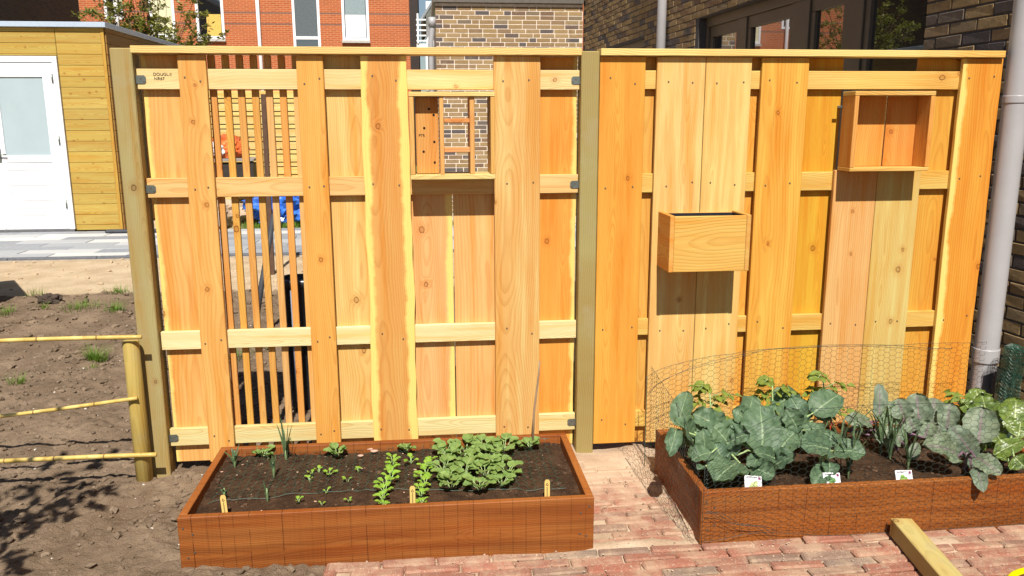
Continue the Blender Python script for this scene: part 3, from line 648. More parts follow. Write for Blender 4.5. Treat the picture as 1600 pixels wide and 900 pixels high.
crop_plant('broccoli_plant', 'young broccoli with two wide spread leaves behind the middle picture tag', 'broccoli', (2.775, -.72, .17), [
    (285, 590, 82, 560, 170, -.74, -.80, .12), (300, 590, 505, 610, 140, -.74, -.80, .14), (260, 560, 290, 465, 110, -.70, -.66), (270, 660, 270, 750, 95, -.80, -.84, .2, .3), (240, 700, 160, 820, 105, -.80, -.865, .15, .2)], *c_, M_BROC, M_STALK)
crop_plant('broccoli_plant', 'blue-green broccoli at the back with one broad leaf beside the tomato', 'broccoli', (2.74, -.46, .17), [
    (165, 350, 335, 230, 170, -.46, -.40, .1), (90, 370, 20, 250, 130, -.48, -.42), (60, 440, -10, 320, 120, -.54, -.52), (180, 420, 210, 490, 80, -.56, -.60), (110, 460, 215, 450, 75, -.58, -.58), (80, 520, 10, 480, 110, -.58, -.58), (40, 650, -40, 600, 90, -.66, -.7), (120, 400, 80, 320, 100, -.44, -.4), (200, 390, 260, 330, 110, -.44, -.42), (150, 470, 70, 430, 100, -.54, -.54), (60, 360, 130, 270, 120, -.42, -.37), (30, 560, 90, 480, 90, -.6, -.56)], *c_, M_BROC, M_STALK)
crop_plant('red_cabbage', 'grey-green red cabbage with tall upright leaves in the middle of the bed', 'cabbage', (3.22, -.52, .17), [
    (165, 390, 145, 152, 165, -.52, -.46, .06), (60, 330, 10, 190, 130, -.50, -.46), (250, 370, 270, 185, 130, -.5, -.44), (130, 420, 80, 320, 110, -.56, -.54), (200, 470, 240, 360, 130, -.58, -.54), (360, 400, 380, 225, 130, -.54, -.5), (300, 460, 310, 380, 90, -.58, -.56), (40, 500, -40, 420, 130, -.6, -.6), (110, 620, 150, 500, 70, -.66, -.64)], *r_, M_RED, M_PSTALK)
crop_plant('red_cabbage', 'purple-hearted red cabbage with two leaves hanging over the front rim', 'cabbage', (3.39, -.74, .17), [
    (545, 590, 385, 385, 150, -.74, -.70, .1), (580, 500, 610, 255, 200, -.70, -.62, .06), (435, 600, 188, 520, 170, -.76, -.80, .14), (558, 605, 740, 735, 125, -.82, -.93, .14), (572, 680, 612, 850, 95, -.86, -.955, .1), (520, 620, 560, 500, 70, -.74, -.72, .1, .3), (530, 680, 500, 560, 60, -.76, -.74, .1, .3), (640, 480, 690, 360, 100, -.68, -.64)], *r_, M_RED, M_PSTALK)
crop_plant('red_cabbage', 'slim upright red cabbage leaf cluster behind the leeks', 'cabbage', (3.03, -.42, .17), [
    (590, 400, 590, 160, 85, -.44, -.38, .04), (640, 420, 700, 280, 120, -.46, -.42), (540, 420, 370, 390, 90, -.46, -.5), (680, 560, 560, 480, 150, -.52, -.54), (760, 500, 800, 380, 120, -.5, -.46)], *c_, M_RED, M_PSTALK)
crop_plant('pak_choi', 'glossy dark green pak choi in front of the downpipe', 'pak choi', (3.52, -.50, .17), [
    (590, 260, 560, 115, 150, -.46, -.40, .1), (660, 390, 600, 150, 185, -.52, -.46, .06), (540, 300, 450, 200, 110, -.46, -.42), (700, 480, 740, 340, 110, -.58, -.54), (680, 540, 640, 420, 90, -.62, -.60), (620, 560, 600, 460, 70, -.62, -.60), (520, 380, 480, 320, 80, -.5, -.5)], *r_, M_PAK, M_STALK, 'oval')
crop_plant('pak_choi', 'glossy pak choi cut by the right edge of the picture', 'pak choi', (3.62, -.68, .17), [
    (830, 400, 845, 190, 200, -.64, -.56, .08), (860, 470, 880, 335, 190, -.68, -.62), (690, 590, 910, 490, 120, -.72, -.72), (830, 600, 910, 680, 150, -.78, -.82, .15), (790, 640, 700, 600, 70, -.76, -.78), (900, 420, 960, 260, 170, -.62, -.56), (740, 500, 700, 430, 90, -.66, -.64)], *r_, M_PAK, M_STALK, 'oval')
# leeks and onions: strap leaves
M_LEEK0 = plain('onion_stem', (.20, .27, .12), .5)
def strap(name, label, cat, base, n, hgt, lean, seed, wid=.010, group=None):
    rs = random.Random(seed); t = thing(name, label, cat, base, 0, group)
    tube_obj('stem', [(0, 0, -.02), (0, 0, .03), (0, 0, .05)], [.0055*wid/.012, .005*wid/.012, .002], M_LEEK0, t, 8)
    for k in range(n):
        a = rs.uniform(0, 6.28); l = hgt*rs.uniform(.6, 1); ou = lean*rs.uniform(.4, 1.3); bend = rs.uniform(-.02, .10)*hgt/.25
        V, F, A = [], [], []
        sd = Vector((-math.sin(a), math.cos(a), 0)); dr = Vector((math.cos(a), math.sin(a)*.7, 0))
        for j in range(9):
            q = j/8; P = dr*(ou*l*q**1.6+.003)+UP*(.015+l*(q-.25*ou*q**3)-(bend if q > .75 else 0)*(q-.75)*4)
            w = wid*(1-q)**.6*(.35+.25*min(1, q*4))+.0006
            for u in (-1, 0, 1): V.append(P+sd*(w*u)+dr*(-w*.5*(1-abs(u)))); A.append((u*.9, q, rs.random()))
        for j in range(8):
            for i in range(2): F.append((j*3+i, j*3+i+1, j*3+i+4, j*3+i+3))
        o = from_data('leaf', V, F, M_LEEK, t, True); c_at(o.data, 'lf', 'FLOAT_VECTOR', A)
    return t
for i, (u, w, n, h_, le, lab) in enumerate(((1325, 745, 6, .30, .35, 'tall thin onion with bent leaves right of the young broccoli'), (1312, 700, 5, .28, .5, 'arching onion behind the young broccoli'), (1390, 720, 7, .34, .4, 'tallest onion, between the young broccoli and the red cabbage'), (1418, 735, 6, .20, .3, 'short stout onion above the right picture tag'), (1375, 705, 5, .27, .5, 'thin onion just left of the tallest one'))):
    Y = {745: -.76, 700: -.55, 720: -.63, 735: -.73, 705: -.56}[w]; q = at(u, w, Y); strap('onion_plant', lab, 'onion', (q.x, Y, .17), n+3, h_*1.12, le*1.3, 40+i, .009, 'onions in the cabbage bed')
for i, (x, y, n, h_, lab) in enumerate(((.588, -.36, 8, .20, 'tallest leek seedling in the left bed, under the slatted window'), (.563, -.508, 7, .12, 'second leek seedling, in front of the tallest one'), (.577, -.721, 3, .075, 'single small leek shoot near the front of the left bed'), (.385, -.40, 8, .09, 'low leek clump at the left edge of the bed'), (.415, -.70, 6, .05, 'tiny thin shoots behind the leftmost wooden marker'))):
    strap('leek_seedling', lab, 'leek', (x, y, .17), n, h_, .5 if i in (3, 4) else .22, 60+i, .011, 'leeks in the left bed')
# tomatoes
def tomato(label, base, hgt, seed):
    rs = random.Random(seed); t = thing('tomato_plant', label, 'tomato plant', base, 0, 'tomato plants along the back')
    top = Vector((rs.uniform(-.03, .03), 0, hgt)); tube_obj('stem', [(0, 0, -.02), top*.5+Vector((.01, 0, 0)), top], [.005, .004, .0025], M_STALK, t, 6)
    for k in range(8):
        q = .35+.65*k/7; o0 = top*q; a = k*2.4+rs.uniform(-.3, .3); l = rs.uniform(.08, .14)*(1.1-.4*q)
        d = Vector((math.cos(a), math.sin(a)*.7, .35)); lv = []; tip = o0+d*l-UP*.02; mid_ = o0+d*l*.5+UP*.01
        for (s_, pt) in ((0, tip), (1, o0.lerp(tip, .75)), (-1, o0.lerp(tip, .75)), (1, mid_), (-1, mid_), (1, o0.lerp(tip, .3)), (-1, o0.lerp(tip, .3))):
            side = Vector((-d.y, d.x, 0))*s_; dd = (d*.6+side if s_ else d).normalized(); ll = rs.uniform(.032, .055)
            lv.append(dict(base=pt, tip=pt+dd*ll-UP*.022, width=ll*.62, nrm=UP+Vector((rs.uniform(-.5, .5), -.4, 0)), curl=.15, cup=.25, wave=.18, shape='oval', nu=2, nv=5, seed=rs.random()*9))
        leaf_obj('leaf', lv, M_TOM, t, [([o0, mid_, tip], [.002, .0016, .001])], M_STALK)
    return t
M_REDTAG = plain('red_plastic', (.5, .03, .02), .4)
for i, (u, w, hh, lab) in enumerate(((1113, 600, .26, 'yellow-green tomato plant behind the left broccoli'), (1207, 592, .28, 'yellow-green tomato plant second from the left against the fence'), (1293, 592, .29, 'yellow-green tomato plant behind the young broccoli'), (1500, 650, .16, 'small tomato plant half hidden behind the red cabbage'))):
    q = at(u, w, -.36); tomato(lab, (q.x, -.36, .17), hh, 80+i)
for (u, w, Y, lab) in ((1101, 664, -.52, 'red plastic tag among the left broccoli leaves'), (1299, 654, -.40, 'thin red plastic tag behind the young broccoli')):
    q = at(u, w, Y); bm = bmesh.new(); w_ = .011 if u < 1200 else .006
    pr = [(-w_, -.0), (w_, 0), (w_, .045), (w_*.6, .055), (-w_*.6, .055), (-w_, .045)]
    lo_ = [bm.verts.new((x, 0, z-.03)) for x, z in pr]; hi_ = [bm.verts.new((x, .0015, z-.03)) for x, z in pr]; bm.faces.new(lo_); bm.faces.new(hi_[::-1])
    for i in range(6): bm.faces.new((lo_[i], hi_[i], hi_[(i+1) % 6], lo_[(i+1) % 6]))
    bmesh.ops.recalc_face_normals(bm, faces=bm.faces[:])
    o = from_bm('plant_tag', bm, M_REDTAG); o.location = q; o.rotation_euler = (-.3, .25, .2); tag(o, lab, 'plant tag')
    v, f = [], []; tube(v, f, [(q.x, Y+.001, .16), (q.x, Y+.001, q.z-.028)], .0015, 5); from_data('pin', [Vector(a)-Vector(q) for a in v], f, M_REDTAG, o)
# rosettes for the left bed
def rosette(name, label, cat, base, n, size, mat, seed, group, shape='oval', up=.8, wf=.55, hgt=.05, stalk=.5):
    rs = random.Random(seed); t = thing(name, label, cat, base, rs.uniform(0, 6.28), group)
    for k in range(n):
        a = k*2.399+rs.uniform(-.3, .3); l = size*rs.uniform(.65, 1.1); e = up*rs.uniform(.5, 1.2)
        d = Vector((math.cos(a)*math.cos(e), math.sin(a)*math.cos(e), math.sin(e))); p0 = d*(l*stalk)+UP*hgt*rs.uniform(.2, .6)
        d2_ = Vector((math.cos(a)*math.cos(e*.4), math.sin(a)*math.cos(e*.4), math.sin(e*.4)))
        leaf_obj('leaf', [dict(base=p0, tip=p0+d2_*l*.8, width=l*wf, nrm=UP*1.2-d*.3, curl=.12, cup=.18, wave=.10, shape=shape, nu=3, nv=7, seed=rs.random()*9)], mat, t, [([(0, 0, -.01), p0*.6, p0], [.0022, .0018, .0014])], M_STALK)
    return t
k = 0
for j, Y in enumerate((-.70, -.61, -.52, -.43, -.35)):
    for i in range((3 if j == 0 else 4)):
        x = [1.275, 1.385, 1.475, 0][i] if j == 0 else 1.255+.078*i+random.uniform(-.018, .018)+(.015 if j > 2 else 0)
        rosette('radish_plant', '%s radish plant from the left in the %s row of the light green block' % (('first', 'second', 'third', 'fourth')[i], ('front', 'second', 'middle', 'fourth', 'back')[j]), 'radish', (x, Y+random.uniform(-.02, .02), .168), 8, .058, M_RAD, 200+k, 'dense block of radish plants', 'round', .55, .80, .05, .55); k += 1
for row, (xa, ya, xb, yb2, lab, nn) in enumerate(((1.018, -.83, 1.03, -.42, 'bright green spinach plant left of the middle wooden marker', 8), (1.150, -.83, 1.185, -.45, 'bright green spinach plant right of the middle wooden marker', 8))):
    for i in range(nn):
        q = i/(nn-1); rosette('spinach_plant', '%s, %s from the front' % (lab, ('first', 'second', 'third', 'fourth', 'fifth', 'sixth', 'seventh', 'last')[i]), 'spinach', (xa+(xb-xa)*q+random.uniform(-.012, .012), ya+(yb2-ya)*q, .168), 6, .030+.008*math.sin(q*3), M_SPI, 300+20*row+i, 'spinach row %s' % ('one', 'two')[row], 'round', .9, .62, .03)
ORD = ('first', 'second', 'third', 'fourth', 'fifth', 'sixth', 'seventh', 'eighth', 'ninth', 'tenth', 'last')
for i, (u, w) in enumerate(sorted(((487, 742), (484, 751), (514, 742), (560, 736), (543, 752), (510, 771), (546, 784), (466, 786), (503, 790), (642, 722), (498, 738)))):
    dz = (CAM.z-.172); d = r2*((u-800)/FPX)+d2*((w-450)/FPX)+fw; q = CAM+d*(-dz/d.z)
    rosette('seedling', 'tiny yellow-green seedling in the left bed, %s of them counting from the left' % ORD[i], 'seedling', (q.x, q.y, .170), 5 if u in (514, 560, 642) else 3, .030 if u in (514, 642) else .020, M_SPI, 400+i, 'tiny seedlings in the left bed', 'round', .8, .7, .018)
for i, (x, y, sz, lab) in enumerate(((.486, -.31, .05, 'strawberry-like leafy clump at the back left of the left bed'), (.797, -.32, .05, 'small leafy clump at the back of the left bed under the fence board'), (1.09, -.31, .04, 'small leafy clump at the back of the left bed beside the radishes'), (1.63, -.33, .05, 'leafy clump at the foot of the thin stick'), (1.50, -.83, .001, ''))):
    if lab: rosette('leafy_clump', lab, 'young plant', (x, y, .168), 9, sz, M_RAD, 500+i, None, 'round', .9, .8, .02)
# thin stick
M_STICK = plain('grey_cane', (.30, .20, .13), .7)
o = tube_obj('plant_stick', [(0, 0, -.05), (.006, 0, .16), (.026, -.004, .335), (.03, -.004, .395)], [.0048, .0045, .004, .0032], M_STICK, None, 8); o.location = (1.645, -.315, .17); tag(o, 'thin grey-brown cane standing in the left bed before the fence', 'stick')
# wooden markers
M_MARK = plain('birch_marker', (.62, .40, .12), .6)
M_GINK = plain('green_ink', (.05, .09, .03), .8)
for (u, w, tilt, lab) in ((352, 803, -.12, 'leftmost flat wooden plant marker, leaning, in the left bed'), (645, 790, 0, 'middle flat wooden plant marker beside the spinach row'), (855, 781, .03, 'rightmost flat wooden plant marker in the left bed')):
    q = at(u, w, -.845); bm = bmesh.new(); pr = [(-.010, -.06), (.010, -.06), (.010, .070), (.006, .078), (-.006, .078), (-.010, .070)]
    lo_ = [bm.verts.new((x, 0, z)) for x, z in pr]; hi_ = [bm.verts.new((x, .002, z)) for x, z in pr]; bm.faces.new(lo_); bm.faces.new(hi_[::-1])
    for i in range(6): bm.faces.new((lo_[i], hi_[i], hi_[(i+1) % 6], lo_[(i+1) % 6]))
    bmesh.ops.recalc_face_normals(bm, faces=bm.faces[:]); o = from_bm('plant_marker', bm, M_MARK); o.location = (q.x, -.845, .175); o.rotation_euler = (-.22, tilt, 0); tag(o, lab, 'plant marker', 'wooden plant markers')
    V, F = [], []
    pts = [Vector((.003*math.sin(i*2.1+u), -.0006, .052-.0016*i)) for i in range(26)]; tube(V, F, pts, .0008, 4); from_data('handwriting', V, F, M_GINK, o)
    V, F = [], []; tube(V, F, [(-.004, -.0006, .058), (0, -.0006, .066), (.004, -.0006, .058), (-.002, -.0006, .055)], .0016, 4); from_data('drawing', V, F, M_INK, o)
# picture tags in the right bed
M_CARD = plain('white_card', (.82, .82, .84), .35, .4, 0, .03)
for (u, w, rz, lab, colr) in ((1177, 760, .12, 'white picture plant tag at the left front of the cabbage bed', (.42, .50, .22)), (1300, 755, .06, 'white picture plant tag in the middle front of the cabbage bed', (.10, .22, .07)), (1413, 751, .04, 'white picture plant tag at the right front of the cabbage bed', (.20, .36, .08))):
    q = at(u, w, -.855); o = box('picture_tag', -.035, .035, -.0012, .0012, -.05, .028, M_CARD, None, .0005); o.location = (q.x, -.852, q.z+.012); o.rotation_euler = (-.5, rz, .0); tag(o, lab, 'plant tag', 'picture plant tags')
    V, F, A = [], [], []; rs = random.Random(u)
    m_ = plain('printed_green', colr, .4, .4, 0, .4, 90)
    bm = bmesh.new()
    for kk in range(7):
        cx, cz, rr_ = rs.uniform(-.013, .013), rs.uniform(-.022, .008), rs.uniform(.006, .011)
        vs = [bm.verts.new((cx+rr_*math.cos(a)*(1+.2*rs.random()), -.0016-.0001*kk, cz+rr_*math.sin(a)*(1+.2*rs.random()))) for a in np.linspace(0, 6.28, 11)[:-1]]; bm.faces.new(vs)
    from_bm('printed_vegetable', bm, m_, o)
    bm = bmesh.new()
    for kk in range(9): x = -.028+.005*kk; bm_box(bm, x, x+.0036, -.0018, -.0014, .0195, .0235)
    from_bm('printed_lettering', bm, M_INK, o)
    box('printed_emblem', .020, .030, -.0018, -.0014, .014, .024, plain('printed_maroon', (.18, .04, .10), .4), o, 0)

# ------------------------------------------------------------------ chicken wire
g = G('green_coated_wire'); g.bsdf(g.mix(g.noise(g.pos(), 12.), (.016, .024, .022), (.04, .055, .048)), .55, None, .3, .0); M_WIRE = g.m
g = G('green_wire_bright'); g.bsdf(g.mix(g.noise(g.pos(), 40.), (.012, .055, .036), (.03, .10, .065)), .45, None, .4); M_WIREG = g.m
def hexnet(name, Sf, U, Vv, cw=.039, ch=.0265, r=.0007, mat=None, rim=True, parent=None, sides=3):
    V, F = [], []; s = cw/2; cols = int(U/(1.5*s)); rows = int(Vv/ch)
    def seg(a, b):
        a = Vector(a); b = Vector(b); d = b-a
        if d.length < 1e-6: return
        d.normalize(); x = d.cross(Vector((.3, .5, .8))).normalized(); y = d.cross(x); k = len(V)
        for p_ in (a, b):
            for q in range(sides):
                an = 6.2832*q/sides; V.append(p_+x*(r*math.cos(an))+y*(r*math.sin(an)))
        for q in range(sides): F.append((k+q, k+(q+1) % sides, k+sides+(q+1) % sides, k+sides+q))
    def P(u, w): return Sf(max(0, min(U, u+.005*mnoise.noise((u*23, w*23, 1))+.012*mnoise.noise((u*5, w*5, 4)))), max(0, min(Vv, w+.004*mnoise.noise((u*23, w*23, 7))+.012*mnoise.noise((u*4, w*5, 9)))))
    for i in range(cols+1):
        for j in range(rows+1):
            cu = i*1.5*s; cv = (j+(.5 if i % 2 else 0))*ch
            if cv > Vv: continue
            tl = (cu-s/2, cv); tr = (cu+s/2, cv)
            rt_ = (cu+s, cv+ch/2); lt_ = (cu-s, cv+ch/2)
            seg(P(*tl), P(*tr)); seg(P(*tr), P(*rt_)); seg(P(*tl), P(*lt_))
    if rim:
        for w in (0, Vv):
            pts = [P(u, w) for u in np.linspace(0, U, max(12, int(U/.03)))]; tube(V, F, pts, r*1.25, 4)
    return from_data(name, V, F, mat or M_WIRE, parent)
nz = lambda a, b, c: mnoise.noise((a, b, c))
def s_back(u, w):
    x = 2.182+u; return (x, -.228+.010*nz(u*3, w*4, 1)+.02*math.sin(u*2.1)*w, .06+w*(.78+.22*min(1, u/.5)**.6)+.012*nz(u*2.5, 3, 0)*w/.5)
def s_front(u, w):
    lift = .028*math.exp(-((u-.22)/.13)**2)
    return (2.214+u, -.922-.012*abs(nz(u*4, w*5, 2))+.03*w*w*2*0-.010*math.sin(u*7)*max(0, w-.2), .008+lift*(1-w/.52)+w*(.62+.38*min(1, u/.3)**.7)+.014*nz(u*3, 1, 5)*w/.5)
def s_left(u, w):       # from the back corner to the front corner; the foot of the net flares over the paving
    y = -.232-u*.685/.69; fl = max(0, .215-w)/.215; fl2 = fl**1.3*(.085*(1-u/.69)**.7+.005)
    return (2.196-fl2+.012*nz(u*4, w*6, 3)+.02*(w/.5)*math.sin(u*4.5), y+fl*.23*max(0, .25-u)/.25, .010+w*(.93-.30*(u/.69))*(1-.07*fl)+.008*nz(u*5, 2, 1))
wt = thing('chicken_wire_fence', 'dark green chicken wire netting around the cabbage bed', 'chicken wire', (0, 0, 0))
hexnet('back_netting', s_back, 1.62, .50, parent=wt); hexnet('front_netting', s_front, 1.5, .525, parent=wt); hexnet('side_netting', s_left, .69, .525, parent=wt)
tube_obj('corner_wire', [(2.178, -.229, z) for z in np.linspace(.0, .45, 8)], .0016, M_WIREG, wt, 5)
tube_obj('corner_wire', [(2.213, -.928, z) for z in np.linspace(0, .32, 8)], .0011, M_WIRE, wt, 5)
V, F = [], []
for k_ in range(2):
    pts = [(2.18+1.45*t, -.236-.004*k_, .36+.21*min(1, t*2.6)**.6-.05*max(0, t-.45)+.01*math.sin(t*11+k_)) for t in np.linspace(0, 1, 40)]; tube(V, F, pts, .0008, 4)
from_data('bracing_wire', V, F, M_WIRE, wt)
V, F = [], []
for k_ in range(3):
    pts = [(2.225+.28*t, -.938-.002*k_, .135-.095*t**1.2+.012*math.sin(t*9+k_)-.01*k_*t) for t in np.linspace(0, 1, 24)]; tube(V, F, pts, .0009, 4)
from_data('tie_wire', V, F, M_WIRE, wt)
# net lying over the left bed
def s_flat(u, w):
    x = .36+u; y = -.73+w+.03*math.sin(u*3.1); z = float(hbs(np.array([x]), np.array([y]))[0])+.008+.010*abs(nz(u*5, w*5, 8))+max(0, w-.40)*(.35+.35*nz(u*3, 1, 2))
    return (x, min(y, -.275), z)
o = hexnet('chicken_wire_sheet', s_flat, 1.36, .45, .042, .036, .00065, M_WIREG); tag(o, 'sheet of green chicken wire lying over the left bed soil', 'chicken wire')
# roll of netting by the downpipe
o = thing('chicken_wire_roll', 'rolled up green chicken wire standing beside the downpipe', 'chicken wire', (3.958, -.21, 0))
def s_roll(rad):
    def q(u, w): a = u/rad; rr_ = rad+.005*math.sin(a*3+w*20); return (rr_*math.cos(a)+.03*(w-.3), rr_*math.sin(a), w+.02+.01*math.sin(a*2))
    return q
for rad in (.050, .042, .033, .024, .016): hexnet('wire_layer', s_roll(rad), 2*math.pi*rad, .50, .034, .017, .0009, M_WIREG, True, o)

# ------------------------------------------------------------------ timber and hose in the foreground
bmo = plank('timber_beam', -.04, .04, -.62, 0, 0, .072, 'y', alb(232, 202, 120, 1.7), M_POST, None, bev=.003); bmo.location = (3.000, -.942, .004); bmo.rotation_euler.z = -.15*1.0
tag(bmo, 'square pale timber beam lying on the brick paving against the cabbage bed', 'beam')
M_HOSE = plain('yellow_hose', (.80, .62, .0), .35, .5)
pts = [(3.31+.16*math.cos(a)*1.1, -1.415+.16*math.sin(a)+.0, .022) for a in np.linspace(0, 6.0, 60)]
o = tube_obj('garden_hose', [(x, y, z) for x, y, z in pts], .011, M_HOSE, None, 10); tag(o, 'bright yellow hose loop at the bottom right corner', 'hose')

# ------------------------------------------------------------------ downpipe
M_PVC = plain('grey_pvc', (.36, .35, .36), .35, .45, 0, .05, 4, .05)
P_ = thing('downpipe', 'grey plastic downpipe standing between the fence end and the house wall', 'downpipe', (3.955, -.03, 0))
def pp(z0, z1): return [(0, 0, z0), (0, 0, z0+.004), (0, 0, z1-.004), (0, 0, z1)]
tube_obj('pipe', pp(.43, 4.2), .056, M_PVC, P_, 28); tube_obj('socket', pp(.40, .47), .061, M_PVC, P_, 28); tube_obj('socket', pp(1.655, 1.69), .0585, M_PVC, P_, 28)
tube_obj('lower_pipe', pp(0, .42), .056, M_PVC, P_, 28)
M_WRAP = plain('black_wrap', (.03, .032, .04), .3, .5)
V, F = [], []
for j in range(9):
    z = .0+.045*j
    for i in range(13):
        a = -2.2+1.9*i/12; V.append((.0585*math.cos(a), .0585*math.sin(a), z if j < 8 else z-.02*(1-math.sin(math.pi*i/12))))
for j in range(8):
    for i in range(12): F.append((j*13+i, j*13+i+1, (j+1)*13+i+1, (j+1)*13+i))
from_data('black_sleeve', V, F, M_WRAP, P_, True)

# ------------------------------------------------------------------ house wall on the right
def wallbrick(name, k, dark):
    g = G(name); pi_ = g.n('NewGeometry').outputs; p = pi_['Position']; rr = g.ma('FRACT', g.ma('ADD', g.n('ObjectInfo').outputs['Random'], pi_['Random Per Island']))
    c = g.ramp(rr, [(q, tuple(x*k for x in cc)) for q, cc in ((0, (.36, .235, .105)), (.22, (.43, .29, .14)), (.40, (.30, .19, .095)), (.56, (.45, .31, .165)), (.70, (.24, .145, .085)), (.80-dark, (.125, .105, .105)), (.91-dark, (.17, .135, .115)), (1, (.38, .27, .14)))])
    a = g.noise(p, 30, 5, .65); b_ = g.noise(p, 9, 3); c = g.mix(g.ss(a, .5, .78, 0, .55), c, (.14*k, .10*k, .075*k)); c = g.mix(g.ss(b_, .56, .75, 0, .35), c, (.50*k, .38*k, .22*k))
    g.bsdf(c, .8, g.bump(a, .6, .006), .2); return g.m
M_HBRICK = wallbrick('dark_wall_brick', .74, .06)
M_WBRICK = wallbrick('wall_brick', .74, .0)
M_MORTAR = plain('pale_mortar', (.70, .60, .50), .95); M_DMORTAR = plain('grey_mortar', (.085, .078, .078), .95)
HO = thing('brick_house', 'dark brown brick house wall with large window at the right', 'house', (4.12, 0, 0), math.atan(.05))
CH = .0657
HB = [brick_mesh('wall_brick', .208, .05, .0555, M_HBRICK, .003, .0022, 'y') for _ in range(6)]; HBh = [brick_mesh('wall_brick', .099, .05, .0555, M_HBRICK, .003, .002, 'y') for _ in range(3)]
WY0, WY1, WZ0, WZ1 = .94, 4.47, .45, 2.555
# backing with openings (mortar)
W2Y0, W2Y1, W2Z1 = 6.2, 9.0, 2.545
bm = bmesh.new()
segs = [(-3., WY0, -.1, 6.2), (WY0, WY1, -.1, WZ0), (WY0, WY1, WZ1, 6.2), (WY1, W2Y0, -.1, 6.2), (W2Y0, W2Y1, -.1, .5), (W2Y0, W2Y1, W2Z1, 6.2), (W2Y1, 9.30, -.1, 6.2)]
for y0, y1, z0, z1 in segs: bm_box(bm, .006, .30, y0, y1, z0, z1)
from_bm('wall', bm, M_DMORTAR, HO)
items = []; cnt = 0
def inside(y, z, l):
    a, b = y-l/2, y+l/2
    for q0, q1, zz0, zz1 in ((WY0, WY1, WZ0, WZ1), (W2Y0, W2Y1, .5, W2Z1)):
        if b > q0+.005 and a < q1-.005 and z+.028 > zz0 and z-.028 < zz1: return True
    return False
for j in range(0, 62):
    z = .03+CH*j; y = -.80+(.11 if j % 2 else 0)
    while y < 9.2:
        for l, yy in ((.208, y),):
            ok = not inside(yy, z, l); me = random.choice(HB); y2 = yy
            if not ok:
                for s_ in (-1, 1):
                    if not inside(yy+s_*.055, z, .099): ok = True; me = random.choice(HBh); y2 = yy+s_*.055; break
            if ok:
                mw = Matrix.Translation((.024+random.uniform(-.002, .002), y2, z))
                vis = (-.30 < y2 < .30 and z < 2.6) or (.30 <= y2 < .95 and 1.75 < z < 2.6) or (4.4 < y2 < 6.3 and 2.0 < z < 3.0)
                if vis and cnt < 300:
                    o = bpy.data.objects.new('wall_brick', me); o.location = mw.translation; link(o, HO); cnt += 1
                else: items.append((me, mw))
        y += .2185
joined('wall_bricks', items, HB, M_HBRICK, HO)
# big window
M_FRAME = plain('dark_taupe_frame', (.12, .094, .064), .45, .4, 0, .06, 3, .02)
g = G('window_glass'); fr = g.n('LayerWeight', {'Blend': .42}).outputs['Fresnel']; gl = g.n('BsdfGlossy', {'Color': (.92, .93, .95, 1), 'Roughness': .004}); dk_ = g.n('BsdfPrincipled', {'Base Color': (.010, .011, .012, 1), 'Roughness': .1})
mx = g.n('MixShader', {0: g.ss(fr, .0, .8, .28, .9), 1: dk_.outputs[0], 2: gl.outputs[0]}); g.t.links.new(mx.outputs[0], g.out.inputs[0]); M_GLASS = g.m
def win(parent, y0, y1, z0, z1, cuts, xf=.10):
    w = empty('window', (xf, 0, 0)); w.parent = parent
    def fb(n_, a, b, c_, d_, x0=0., x1=.06): return box(n_, x0, x1, a, b, c_, d_, M_FRAME, w, .004)
    fb('frame', y0, y1, z1-.085, z1, -.02); fb('frame', y0, y1, z0, z0+.08, -.02)
    fb('frame', y0, y0+.06, z0+.0805, z1-.0855, -.02); fb('frame', y1-.06, y1, z0+.0805, z1-.0855, -.02)
    prev = y0+.0605
    for i, (m0, m1, sash) in enumerate(cuts+[(y1-.0605, None, True)]):
        a, b = prev, m0-.0005
        if m1: fb('mullion', m0, m1, z0+.0805, z1-.0855, -.01)
        s_ = .06 if b-a > .3 else .03
        fb('sash', a, b, z1-.185, z1-.086, .005); fb('sash', a, b, z0+.081, z0+.16, .005); fb('sash', a, a+s_, z0+.1605, z1-.1855, .005); fb('sash', b-s_, b, z0+.1605, z1-.1855, .005)
        box('pane', .03, .045, a+s_-.004, b-s_+.004, z0+.155, z1-.18, M_GLASS, w, 0)
        prev = (m1 or 0)+.0005
    return w
win(HO, WY0, WY1, WZ0, WZ1, [(1.74, 1.95, True), (2.46, 2.73, True), (3.56, 3.74, True)])
win(HO, W2Y0, W2Y1, .5, W2Z1, [(7.5, 7.6, True)])
tube_obj('downpipe', [(-.07, 5.38, 0), (-.07, 5.38, 6.)], .05, M_PVC, HO, 20)
box('room_back', .25, .29, WY0-.1, WY1+.1, WZ0-.1, WZ1+.1, plain('dark_room', (.03, .03, .03), .9), HO, 0)

